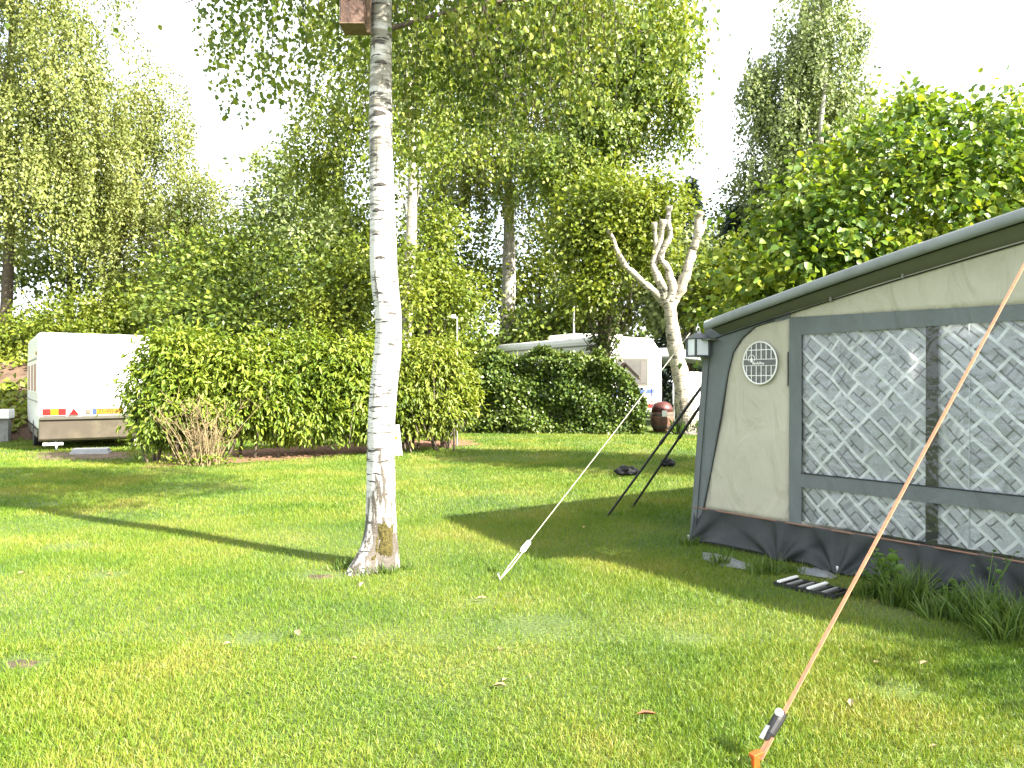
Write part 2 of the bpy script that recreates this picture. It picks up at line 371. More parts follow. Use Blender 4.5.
def tree(name, label, base, trunk, blobs, leafm, nclump, per, sig, ln, wd, shape='diamond', droop=0.3, bark='bark', group=None, nlimb=16, r0=0.06, shell=0.45, cat='tree', floor=0.15, crown='crown', stem='trunk', sides=10, ivy=None):
    """trunk: list of (dx, dy, z, radius) from the base"""
    base = Vector(base); t = thing(name, label, cat, base, 0, group)
    mb = MB(); tp = [Vector((x, y, z)) for x, y, z, r in trunk]
    mb.tube(tp, [r for *_, r in trunk], sides)
    p, od, c = crown_points(blobs, nclump, per, sig, shell, floor)
    upper = [(q, tr[3]) for q, tr in zip(tp, trunk)][len(tp) // 3:]
    sel = [Vector(c[k]) - base for k in rng.choice(len(c), min(nlimb, len(c)), replace=False)]
    limbs(mb, upper, sel, r0)
    mb.build(stem, M[bark], t, smooth=True)
    n = len(p)
    ax = od + rng.normal(size=(n, 3)) * 0.6 + np.array([0, 0, -droop])
    nm = od * 1.0 + rng.normal(size=(n, 3)) * 0.42 + np.array([0, 0, 0.35])
    sz = rng.uniform(0.7, 1.25, n)
    leaves(crown, p, ax, nm, ln * sz, wd * sz, leafm, t, base, shape)
    if ivy is not None:
        leaves('ivy', *ivy, L['ivy'], t, base, 'diamond')
    return t
def weeping(name, label, base, trunk, blobs, leafm, nstrand, slen, step, ln, wd, bark='birch_far', group=None, nlimb=18, r0=0.07, keep=None, shell=0.5, cluster=1, twigs=0, shape='diamond', sway=0.25):
    """a birch whose leaves hang along drooping shoots"""
    base = Vector(base); t = thing(name, label, 'tree', base, 0, group)
    mb = MB(); tp = [Vector((x, y, z)) for x, y, z, r in trunk]
    mb.tube(tp, [r for *_, r in trunk], 12)
    b = np.array(blobs, float); w = (b[:, 3] * b[:, 4] * b[:, 5]) ** 0.6; w /= w.sum()
    ns = nstrand // cluster
    i = rng.choice(len(b), ns, p=w); d = rand_dirs(ns); r = rng.random(ns) ** shell
    wob = 1 + 0.2 * np.sin(d[:, 0] * 5 + i) * np.sin(d[:, 2] * 6 + i * 2.1)
    cc = b[i, :3] + d * b[i, 3:6] * (r * wob)[:, None]
    top = np.repeat(cc, cluster, 0) + rng.normal(size=(ns * cluster, 3)) * np.array([0.22, 0.22, 0.15]) * (cluster > 1)
    outd = np.repeat(norm(np.c_[d[:, :2], np.zeros(ns)]), cluster, 0)
    length = rng.uniform(slen[0], slen[1], len(top))
    nl = np.maximum((length / step).astype(int), 2)
    j = np.repeat(np.arange(len(top)), nl)
    s = (np.arange(len(j)) - np.repeat(np.cumsum(nl) - nl, nl)) / nl[j]
    curve = np.c_[outd[j, 0] * s ** 0.6, outd[j, 1] * s ** 0.6, np.zeros(len(j))] * (length[j] * sway)[:, None]
    p = top[j] + curve + np.c_[np.zeros((len(j), 2)), -s * length[j] + 0.12 * length[j] * np.sin(s * PI)] + rng.normal(size=(len(j), 3)) * step * 0.9
    k = p[:, 2] > 0.3
    if keep is not None: k &= keep(p)
    p, j = p[k], j[k]; n = len(p)
    ax = rng.normal(size=(n, 3)) * 0.55 + np.array([0, 0, -0.8]) + outd[j] * 0.25
    nm = rng.normal(size=(n, 3)) * .5 + outd[j] * 0.9 + np.array([0, 0, 0.25])
    sz = rng.uniform(0.65, 1.3, n)
    leaves('crown', p, ax, nm, ln * sz, wd * sz, leafm, t, base, shape)
    sel = [Vector(cc[q]) - base for q in rng.choice(len(cc), min(nlimb, len(cc)), replace=False)]
    limbs(mb, [(q, tr[3]) for q, tr in zip(tp, trunk)][len(tp) // 3:], sel, r0)
    mb.build('trunk', M[bark], t, smooth=True)
    if twigs:
        tw = MB()
        for q in rng.choice(len(top), twigs, replace=False):
            a = Vector(top[q]) - base; o = Vector(outd[q]) * length[q] * sway; h = length[q]
            pts = [a + o * (u ** .6) + Vector((0, 0, -u * h + 0.12 * h * math.sin(u * PI))) for u in (0, .25, .5, .75, 1)]
            if keep is not None and not all(keep(np.array([list(x + base) for x in pts]))): continue
            tw.tube(pts, [.004, .0035, .003, .002, .001], 4, False)
        tw.build('twigs', M['twig'], t)
    return t

# ------------------------------------------------------------------ ground and sky
def ground_mat():
    m, nt, out = new_mat('lawn_soil')
    g = nd(nt, 'ShaderNodeNewGeometry')
    b = nd(nt, 'ShaderNodeBsdfPrincipled', Roughness=0.9)
    n1 = nd(nt, 'ShaderNodeTexNoise', Scale=0.9, Detail=6.0); n2 = nd(nt, 'ShaderNodeTexNoise', Scale=45.0, Detail=4.0); n3 = nd(nt, 'ShaderNodeTexNoise', Scale=0.35, Detail=7.0, Roughness=0.65)
    for n in (n1, n2, n3): nt.links.new(g.outputs['Position'], n.inputs['Vector'])
    r1 = ramp(nt, [(0.3, (0.055, 0.095, 0.016)), (0.55, (0.09, 0.130, 0.022)), (0.75, (0.145, 0.155, 0.042))]); nt.links.new(n1.outputs['Fac'], r1.inputs['Fac'])
    r2 = ramp(nt, [(0.3, (0.45, 0.45, 0.45)), (0.7, (1.2, 1.2, 1.2))]); nt.links.new(n2.outputs['Fac'], r2.inputs['Fac'])
    c = mixc(nt, 1.0, r1.outputs['Color'], r2.outputs['Color'], 'MULTIPLY')
    r3 = ramp(nt, [(0.66, (0, 0, 0)), (0.76, (0.7, 0.7, 0.7))]); nt.links.new(n3.outputs['Fac'], r3.inputs['Fac'])
    c = mixc(nt, r3.outputs['Color'], c, (0.22, 0.18, 0.09))
    nt.links.new(c, b.inputs['Base Color'])
    bp = nd(nt, 'ShaderNodeBump', Strength=0.6, Distance=0.03); nt.links.new(n2.outputs['Fac'], bp.inputs['Height']); nt.links.new(bp.outputs[0], b.inputs['Normal'])
    nt.links.new(b.outputs[0], out.inputs[0])
    return m
MB().grid(lambda u, v: ((u - .5) * 400, -100 + v * 400, 0), 40, 40).build('ground', ground_mat())
tag(bpy.data.objects['ground'], kind='structure')

bare = [(G(322, 575), .28), (G(22, 664), .22), (G(68, 547), .3), (G(40, 505), .3), (G(540, 625), .28), (G(105, 575), .2), (G(905, 612), .35), (G(480, 602), .12), (G(900, 690), .2), (G(690, 640), .16), (G(250, 640), .18)]
TA = Vector((1.68, 7.30, 0)); TW = Vector((0.586, -0.81, 0)).normalized(); TN = Vector((-TW.y, TW.x, 0))
def grass_field():
    parts = []
    for y0, y1, dens, h, w, shape in ((2.2, 4.4, 17000, .034, .0034, 'blade'), (4.4, 8.5, 8500, .036, .0044, 'spike'), (8.5, 14.5, 3400, .042, .0078, 'spike'), (14.5, 23.5, 1100, .048, .014, 'spike')):
        xm = 0.74 * y1 + 1.2
        n = int(dens * 2 * xm * (y1 - y0))
        x = rng.uniform(-xm, xm, n); y = rng.uniform(y0, y1, n)
        k = np.abs(x) < 0.74 * y + 1.2
        x, y = x[k], y[k]
        tt = (x - TA.x) * TW.x + (y - TA.y) * TW.y; dd = (x - TA.x) * TN.x + (y - TA.y) * TN.y
        keep = ~((dd > -0.04) & (tt > -0.1) & (dd < 6))
        # thinner on worn spots and in a slow irregular pattern
        wear = 0.5 + 0.25 * np.sin(x * 1.7 + 1.3 * np.sin(y * 1.1)) + 0.25 * np.sin(y * 2.3 + 1.7 * np.sin(x * 0.9 + 2))
        keep &= rng.random(len(x)) < 0.5 + 0.5 * wear
        for c, r in bare:
            q = np.hypot((x - c.x) / 1.25, y - c.y) / r
            keep &= rng.random(len(x)) < np.clip((q - 0.25) * 1.3, 0.22, 1)
        x, y, wear = x[keep], y[keep], wear[keep]
        n = len(x)
        ax = np.c_[rng.normal(0, .42, n), rng.normal(0, .42, n), np.ones(n)]
        nm = np.c_[rng.normal(size=(n, 2)), np.zeros(n)]
        hh = h * rng.uniform(.45, 1.35, n) * (0.8 + 0.4 * wear)
        parts.append((shape, np.c_[x, y, np.zeros(n)], ax, nm, hh, w * rng.uniform(.7, 1.3, n)))
    first = None
    o = [leaves('lawn_grass', p, ax, nm, hh, ww, L['grass'], None, (0, 0, 0), shape) for shape, p, ax, nm, hh, ww in parts]
    for q in o: tag(q, 'short mown lawn grass covering the pitch', 'grass', kind='stuff')
grass_field()

W = bpy.data.worlds.new('World'); S.world = W; W.use_nodes = True
nt = W.node_tree; nt.nodes.clear()
wo = nt.nodes.new('ShaderNodeOutputWorld'); bg = nt.nodes.new('ShaderNodeBackground')
sky = nt.nodes.new('ShaderNodeTexSky'); sky.sky_type = 'NISHITA'; sky.sun_disc = False
sky.sun_elevation = SUN_E; sky.sun_rotation = math.atan2(SUN_H.x, SUN_H.y)
sky.dust_density = 3.0; sky.air_density = 1.0; sky.altitude = 10
tcw = nt.nodes.new('ShaderNodeTexCoord')
cn = nd(nt, 'ShaderNodeTexNoise', Scale=2.2, Detail=6.0, Roughness=0.6); nt.links.new(tcw.outputs['Generated'], cn.inputs['Vector'])
cr = ramp(nt, [(0.35, (0.45,) * 3), (0.6, (0.9,) * 3)]); nt.links.new(cn.outputs['Fac'], cr.inputs['Fac'])
nt.links.new(mixc(nt, cr.outputs['Color'], sky.outputs['Color'], (3.6, 3.7, 3.8)), bg.inputs['Color'])   # thin bright cloud over a blue sky
bg.inputs['Strength'].default_value = 0.125
nt.links.new(bg.outputs[0], wo.inputs[0])
sl = bpy.data.lights.new('sun', 'SUN'); sl.energy = 4.5; sl.angle = math.radians(0.53); sl.color = (1.0, 0.93, 0.80)
so = bpy.data.objects.new('sun', sl); C.objects.link(so)
sd = Vector((SUN_H.x * math.cos(SUN_E), SUN_H.y * math.cos(SUN_E), math.sin(SUN_E)))
so.rotation_euler = sd.to_track_quat('Z', 'Y').to_euler(); so.location = sd * 60

cam = bpy.data.cameras.new('camera'); co = bpy.data.objects.new('camera', cam); C.objects.link(co)
cam.sensor_width = 36.0; cam.lens = 36.0 * F / 1024; cam.clip_end = 1000; cam.clip_start = 0.05
co.location = (0, 0, EYE); co.rotation_euler = (PI / 2 - (384 - HZ) / F, 0, 0); S.camera = co
S.view_settings.view_transform = 'Standard'; S.view_settings.look = 'None'; S.view_settings.exposure = 2.52; S.view_settings.gamma = 1.0
S.cycles.max_bounces = 8; S.cycles.diffuse_bounces = 4; S.cycles.glossy_bounces = 3; S.cycles.transmission_bounces = 4; S.cycles.transparent_max_bounces = 8
S.cycles.use_denoising = True

# mulch strip under the leafy hedge, earth bank at the left
def patch(name, pts, z, mat, bump=0.02):
    c = sum((Vector(p) for p in pts), Vector()) / len(pts)
    mb = MB(); vs = [(c.x, c.y, z + bump)]; n = len(pts)
    for k, s in ((1, .6), (2, 1.0)):
        for i, p in enumerate(pts):
            q = c.lerp(Vector(p), s * R.uniform(.94, 1.06)); vs.append((q.x, q.y, z + (bump * R.uniform(.4, 1) if k == 1 else -0.01)))
    fs = [(0, 1 + i, 1 + (i + 1) % n) for i in range(n)] + [(1 + i, 1 + n + i, 1 + n + (i + 1) % n, 1 + (i + 1) % n) for i in range(n)]
    mb.add(vs, fs); o = mb.build(name, mat, None, smooth=True); return tag(o, kind='structure')
def dense(pts, k=6):
    out = []
    for a, b in zip(pts, pts[1:] + pts[:1]):
        out += [Vector(a).lerp(Vector(b), i / k) for i in range(k)]
    return out
patch('mulch_bed', dense([G(150, 468), G(260, 462), G(350, 455), G(400, 449), G(480, 445), G(470, 439), G(400, 441), G(300, 447), G(160, 455)]), .02, M['mulch'], .05)
patch('path', dense([G(20, 461), G(125, 459), G(140, 452), G(30, 452)], 3), .012, M['soil'], .02)
bank = MB().grid(lambda u, v: (-30 + 21 * u + 2.5 * v, 20.5 + 7 * v - 2.0 * u + 3.5 * max(0, u - .6), -0.05 + (2.25 * math.sin(min(1, v * 1.5) * PI / 2)) * (1 - 1.0 * max(0, (u - .72) / .28) ** 2) + .12 * noise.noise(Vector((u * 9, v * 9, 0)))), 36, 22)
tag(bank.build('earth_bank', M['soil'], None, smooth=True), kind='structure')

for c_, r1, r2 in ((G(320, 577), .12, .08), (G(22, 664), .11, .07)):
    patch('soil_patch', [c_ + Vector((math.cos(a) * r1 * R.uniform(.6, 1.25), math.sin(a) * r2 * R.uniform(.6, 1.25), 0)) for a in np.linspace(0, 2 * PI, 14, endpoint=False)], .004, M['soil_dark'], .008)
# ------------------------------------------------------------------ the near birch
BX = -1.10; BY = 6.2; sc = BY / F
axis_px = [(594, 374, 22), (575, 375, 20.5), (562, 379, 18), (540, 381.5, 16.2), (500, 381.5, 14.6), (440, 380, 13.4), (400, 382.5, 13.2), (370, 386, 13.2), (345, 388.5, 13.2), (320, 389.5, 13.2), (300, 387, 13.2), (280, 384, 13.4),
           (240, 382.5, 13), (180, 381.5, 12), (100, 381, 11.6), (0, 381.5, 10), (-150, 384, 8.6), (-400, 380, 6.5), (-800, 386, 2.5), (-980, 386, 1)]
ax_z = np.array([EYE + (HZ - y) * sc for y, x, r in axis_px]); ax_x = np.array([(x - 512) * sc for y, x, r in axis_px]); ax_r = np.array([r * sc for y, x, r in axis_px])
def trunk_at(z): return np.interp(z, ax_z, ax_x), np.interp(z, ax_z, ax_r)
def smooth_trunk(z): 
    zz = [z - .12, z, z + .12]; v = [trunk_at(q) for q in zz]
    return sum(a for a, _ in v) / 3, sum(b for _, b in v) / 3
def trunk_surf(z, th, off=0.0):
    x, r = smooth_trunk(z)
    n = noise.noise(Vector((math.cos(th) * 1.3, math.sin(th) * 1.3, z * 1.6))) * 0.10 + noise.noise(Vector((math.cos(th) * 4, math.sin(th) * 4, z * 5))) * 0.035
    fl = max(0, .42 - z)                                     # root flare, strongest at the left
    lobe = 0.5 + 0.5 * math.cos(3 * th + .4)
    r2 = r * (1 + n) + fl * fl * (0.12 + 0.75 * lobe * (1.0 if math.cos(th) < 0 else 0.2))
    return Vector((x - BX + (r2 + off) * math.cos(th), (r2 + off) * math.sin(th), z))
birch = thing('birch_tree', 'white barked birch standing in the middle of the lawn with a bird box on it', 'tree', (BX, BY, 0))
tb = MB(); nz_, na_ = 190, 36
tb.add([trunk_surf(-.08 + 11.9 * (i / nz_) ** 1.35, 2 * PI * k / na_) for i in range(nz_ + 1) for k in range(na_)],
       [(i * na_ + k, i * na_ + (k + 1) % na_, (i + 1) * na_ + (k + 1) % na_, (i + 1) * na_ + k) for i in range(nz_) for k in range(na_)])
# limbs of the crown
lb_ = MB()
limb_tips = []
for i in range(46):
    z0 = 4.7 + 6.0 * (i / 46) ** 0.9 + R.uniform(-.15, .15); a = i * 2.4 + R.uniform(-.3, .3)
    ln_ = (2.7 - 1.5 * (z0 - 4.7) / 6.0) * R.uniform(.7, 1.1)
    x, r = trunk_at(z0); b0 = Vector((x - BX, 0, z0)); d = Vector((math.cos(a), math.sin(a), 0))
    pts = [b0, b0 + d * ln_ * .3 + Vector((0, 0, ln_ * .28)), b0 + d * ln_ * .65 + Vector((0, 0, ln_ * .42)), b0 + d * ln_ + Vector((0, 0, ln_ * .30))]
    lb_.tube(pts, [.03, .022, .013, .004], 6, False)
# two long low limbs that carry the hanging shoots in the picture's upper half
for pts in ([(-.02, 0, 4.4), (-.5, .15, 4.75), (-1.1, .3, 4.9), (-1.7, .4, 4.75)], [(.05, .05, 4.35), (.8, .5, 4.8), (1.5, .9, 5.05), (2.4, 1.3, 4.9)], [(.03, .08, 4.9), (.4, .9, 5.3), (.9, 1.7, 5.5), (1.2, 2.4, 5.3)]):
    lb_.tube(pts, [.022, .016, .010, .004], 7, False)
lb_.build('branches', M['bark'], birch, smooth=True)
tb.build('trunk', M['birch'], birch, smooth=True)
def bark_patch(name, th0, th1, z0, z1, off, mat, shape=None, k=10):
    mb = MB()
    def fn(u, v):
        a = th0 + (th1 - th0) * u; z = z0 + (z1 - z0) * v
        e = 1 - max(abs(u - .5), abs(v - .5)) * 2
        if shape == 'chevron':
            z = (z0 + z1) / 2 + (z1 - z0) * (v - .5) * math.sqrt(max(.02, 1 - 4 * (u - .5) ** 2)) * (.6 + .8 * noise.noise(Vector((u * 4, z0 * 9, 2)))) - .03 * (u - .5) ** 2
        if shape is None:
            k_ = 2.0 * e - .7 + .75 * noise.noise(Vector((u * 3.2, v * 3.2, 3.3))) + .35 * noise.noise(Vector((u * 11, v * 11, 1)))
            return trunk_surf(z, a, off * max(-.6, min(1, k_ * 1.6)))
        rr = 1 + .5 * noise.noise(Vector((u * 3 + z0 * 5, v * 3, th0)))
        return trunk_surf(z, a, off * min(1, e * 3) * rr - (0.004 if e <= 0 else 0))
    mb.grid(fn, k, k); return mb.build(name, mat, birch, smooth=True)
bark_patch('moss', -1.85, -.35, .07, .42, .016, M['moss'], None, 40)
for y_, th, wdt, hgt in ((262, -1.6, .9, .10), (238, -2.0, .8, .07), (215, -1.75, 1.3, .09), (190, -1.55, 1.5, .10), (160, -2.1, 1.0, .09), (122, -1.5, 1.3, .2), (100, -2.3, .9, .12), (70, -1.4, 1.3, .12), (44, -1.2, 1.4, .06), (395, -2.9, 1.0, .05), (388, -2.6, .7, .04), (408, -2.7, .9, .03), (334, -2.2, .8, .03), (548, -2.0, .5, .05), (552, -2.5, .4, .06)):
    z = EYE + (HZ - y_) * sc
    bark_patch('bark_scar', th - wdt / 2, th + wdt / 2, z, z + hgt * .42, .003, M['scar'], 'chevron', 10)
# hanging shoots
def lit_keep(p):
    gx = p[:, 0] + SH[0] * p[:, 2]; gy = p[:, 1] + SH[1] * p[:, 2]
    px = 512 + F * gx / np.maximum(gy, .1)
    lim = 240 + 12 * np.sin(p[:, 2] * 9)
    py = HZ + EYE * F / np.maximum(gy, .1)
    rat = p[:, 0] / p[:, 1]
    hi = .215 + .035 * np.sin(p[:, 2] * 4.3) + .02 * np.sin(p[:, 2] * 11 + p[:, 1] * 3) - .035 * np.clip(4.2 - p[:, 2], 0, 2); lo = -.36 - .035 * np.sin(p[:, 2] * 5) - .02 * np.sin(p[:, 2] * 13 + p[:, 1] * 4)
    ok = (rat < hi) & (rat > lo) & (px < lim) & (py < 508 + .075 * np.clip(px, -50, 240)) & ~((gy > 13.4) & (gy < 16.5) & (px > -60))
    return ok | (rng.random(len(p)) < .012)
def near_crown():
    nc, per = 190, 11
    n = nc * per
    rad = np.repeat(3.2 * rng.random(nc) ** .5, per); a = np.repeat(rng.uniform(0, 2 * PI, nc), per)
    x = BX + .45 + rad * np.cos(a) * 1.05 + rng.normal(0, .17, n); y = BY + .7 + rad * np.sin(a) * .85 + rng.normal(0, .17, n)
    low = 3.5 + .25 * np.abs(rad - 1.2) + np.repeat(rng.uniform(0, 1.4, nc) ** 1.6, per) + np.abs(rng.normal(0, .22, n))
    up = np.repeat(rng.random(nc) < .5, per)
    low = np.where(up, low + rng.uniform(.5, 4.8, n), low)
    low = low + np.where(x < BX - .1, .22, 0)
    leng = rng.uniform(.5, 1.9, n) * np.where(rad > 2.6, .7, 1)
    step = .026
    nl = (leng / step).astype(int); j = np.repeat(np.arange(n), nl)
    s = (np.arange(len(j)) - np.repeat(np.cumsum(nl) - nl, nl)) / nl[j]
    bend = rng.normal(0, .22, (n, 2)); 
    side = np.repeat(rng.uniform(.03, .16, n), nl)
    p = np.c_[x[j] + bend[j, 0] * s ** 2, y[j] + bend[j, 1] * s ** 2, low[j] + leng[j] * (1 - s)] + rng.normal(size=(len(j), 3)) * side[:, None]
    k = lit_keep(p) & (p[:, 1] > 3.4); p = p[k]; jj = j[k]
    m = len(p)
    ax = rng.normal(size=(m, 3)) * .5 + np.array([0, 0, -.9]); nm = rng.normal(size=(m, 3)) * .75 + np.array([.25, -.45, .3])
    sz = rng.uniform(.6, 1.25, m)
    leaves('crown', p, ax, nm, .052 * sz, .042 * sz, L['birch_near'], birch, (BX, BY, 0), 'round', .12)
    tw = MB()
    for q in range(n):
        pts = [Vector((x[q] + bend[q, 0] * u * u, y[q] + bend[q, 1] * u * u, low[q] + leng[q] * (1 - u))) for u in (0, .35, .7, 1)]
        if all(lit_keep(np.array([list(v) for v in pts]))) and pts[0].y > 3.6:
            tw.tube([v - Vector((BX, BY, 0)) for v in pts], [.004, .003, .002, .001], 4, False)
    tw.build('twigs', M['twig'], birch)
near_crown()

# bird box on the birch
bx = thing('bird_box', 'weathered reddish wooden bird box fixed to the birch trunk', 'bird box', P(354.5, 30, 6.06))
MB().box((-.092, -.10, .015), (.092, .10, .40)).build('body', M['wood_red'], bx, bevel=.006)
MB().box((-.098, -.106, 0), (.098, .106, .014)).build('floor_board', M['wood_brown'], bx, bevel=.003)
MB().prism([(-.15, .402), (.12, .44), (.12, .46), (-.15, .422)], 'x', -.12, .12).build('roof', M['wood_brown'], bx)
MB().box((-.112, -.02, -.0), (-.094, .02, .42)).build('side_batten', M['grey_step'], bx)
MB().box((.094, .0, -.02), (.125, .05, .45)).build('mounting_batten', M['wood_brown'], bx)
MB().prism([(.026 * math.cos(i * PI / 8), .30 + .026 * math.sin(i * PI / 8)) for i in range(16)], 'y', -.104, -.1005).build('entrance_hole', M['black'], bx)

# ------------------------------------------------------------------ the awning tent at the right
rzT = math.atan2(TW.y, TW.x)
def on_wall(px, py, y=0.0):
    """pixel on the side wall: (distance along the wall, height)"""
    k = (px - 512) / F; o = TA + TN * y
    t = (k * o.y - o.x) / (TW.x - k * TW.y); d = o.y + t * TW.y
    return t, EYE + (HZ - py) / F * d
tent = thing('awning_tent', 'grey and beige canvas caravan awning with a large patterned side window', 'tent', TA, rzT)
DEP = 4.2
def wp(px, py): return on_wall(px, py)
_e0 = on_wall(704, 326, -.20); _e1 = on_wall(1024, 214, -.20); T0 = _e0[0]
def roofz(t): return _e0[1] + (t - _e0[0]) * (_e1[1] - _e0[1]) / (_e1[0] - _e0[0]) + .022 * math.sin(max(0, min(1, t / 3.2)) * PI)
T1 = 3.35
# main outline points
lb = wp(690, 541); lt = wp(705, 334); mud_l = wp(701, 508); mud_r = wp(1024, 562); fl_t = wp(793, 340); fl_b = wp(788, 520)
def mudz(t): return mud_l[1] + (mud_r[1] - mud_l[1]) * (t - mud_l[0]) / (mud_r[0] - mud_l[0])
tF0, tF1 = wp(790, 430)[0], wp(802, 430)[0]                  # vertical grey bar left of the window
wt0 = wp(802, 335); wt1 = wp(1024, 320)
zWT = wt0[1]; slope = (wt1[1] - wt0[1]) / (wt1[0] - wt0[0])
def wintop(t): return zWT + slope * (t - tF1)
def bandtop(t): a = wp(800, 317); b = wp(1024, 304); return a[1] + (b[1] - a[1]) * (t - a[0]) / (b[0] - a[0])
mb0 = wp(803, 473); mb1 = wp(1024, 496); mc0 = wp(803, 487); mc1 = wp(1024, 514)
def mid_t(t): return mb0[1] + (mb1[1] - mb0[1]) * (t - mb0[0]) / (mb1[0] - mb0[0])
def mid_b(t): return mc0[1] + (mc1[1] - mc0[1]) * (t - mc0[0]) / (mc1[0] - mc0[0])
def strip(fa, fb, t0, t1, y, n=30, wob=0.0):
    return MB().grid(lambda u, v: (t0 + (t1 - t0) * u, y + wob * noise.noise(Vector((u * 7, v * 3, y * 50))), fa(t0 + (t1 - t0) * u) * (1 - v) + fb(t0 + (t1 - t0) * u) * v), n, 8)
# curved edge between the grey corner strip and the beige panel
edge = [wp(704, 509), wp(712, 470), wp(721, 420), wp(729, 372), wp(734, 352), wp(743, 338), wp(757, 326), wp(775, 320.5), wp(792, 318)]
ez = np.array([e[1] for e in edge]); et = np.array([e[0] for e in edge])
def edge_t(z): return float(np.interp(z, ez, et))
# left limit of the wall (leans outwards at the foot)
def left_t(z): return float(np.interp(z, [0, lt[1]], [lb[0], lt[0]]))
zb = mudz(.1)
ztop = wp(792, 318)[1]
MB().grid(lambda u, v: ((1 - u) * edge_t(zb + (ztop - .002 - zb) * v) + u * tF0, .012 * noise.noise(Vector((u * 2, v * 3, 0))), zb + (ztop - zb) * v), 8, 40).build('side_panel', M['beige_canvas'], tent, smooth=True, solid=.003)
def upper_t(t): return roofz(t) - .005
MB().grid(lambda u, v: (tF0 + (T1 - tF0) * u, .01 * noise.noise(Vector((u * 4, v * 2, 4))), (bandtop(tF0 + (T1 - tF0) * u) - .01) * (1 - v) + upper_t(tF0 + (T1 - tF0) * u) * v), 24, 8).build('gable_panel', M['beige_canvas'], tent, smooth=True, solid=.003)
# grey corner strip: from the left limit to the curved edge, and the band that follows the curve under the roof
cs = MB()
cs.grid(lambda u, v: ((1 - u) * left_t(v * ztop) + u * edge_t(max(zb, v * ztop)) if v * ztop > zb else (1 - u) * left_t(v * ztop) + u * edge_t(zb), -.004 - .02 * math.sin(u * PI) * (1 - v) * .5, v * ztop), 6, 44)
cs.grid(lambda u, v: (lt[0] + (tF0 - lt[0]) * u, -.004, ztop + (max(ztop + .002, upper_t(lt[0] + (tF0 - lt[0]) * u)) - ztop) * v), 10, 3)
cs.build('corner_strip', M['grey_canvas'], tent, smooth=True, solid=.004)
MB().tube([(edge_t(z), -.007, z) for z in np.linspace(zb, ztop - .01, 40)], .0045, 6).build('edge_seam', M['mud_canvas'], tent)
MB().tube([(left_t(z) + .085, -.028 + .012 * z / 2, z) for z in np.linspace(.03, 1.9, 12)], .004, 6).build('corner_seam', M['mud_canvas'], tent)
# window: frame bars, curtain behind, clear sheet in front
fr = MB()
fr.grid(lambda u, v: (tF0 + (tF1 - tF0) * u, -.006, mudz(tF0) + (bandtop(tF0) - mudz(tF0)) * v), 2, 20)
fr.grid(lambda u, v: (tF1 + (T1 - tF1) * u, -.006, wintop(tF1 + (T1 - tF1) * u) * (1 - v) + bandtop(tF1 + (T1 - tF1) * u) * v), 24, 2)
win = fr.build('window_frame', M['grey_canvas'], tent, solid=.006)
strip(mid_b, mid_t, tF1, T1, -.008, 24).build('window_band', M['grey_canvas'], tent, solid=.006)
MB().tube([(tF1 + (T1 - tF1) * i / 10, -.014, mid_t(tF1 + (T1 - tF1) * i / 10)) for i in range(11)], .005, 6).build('band_seam', M['mud_canvas'], tent)
MB().tube([(tF0 - .012, -.009, z) for z in np.linspace(wp(790, 386)[1], wp(790, 352)[1], 6)], .005, 6).build('zip', M['black'], tent)

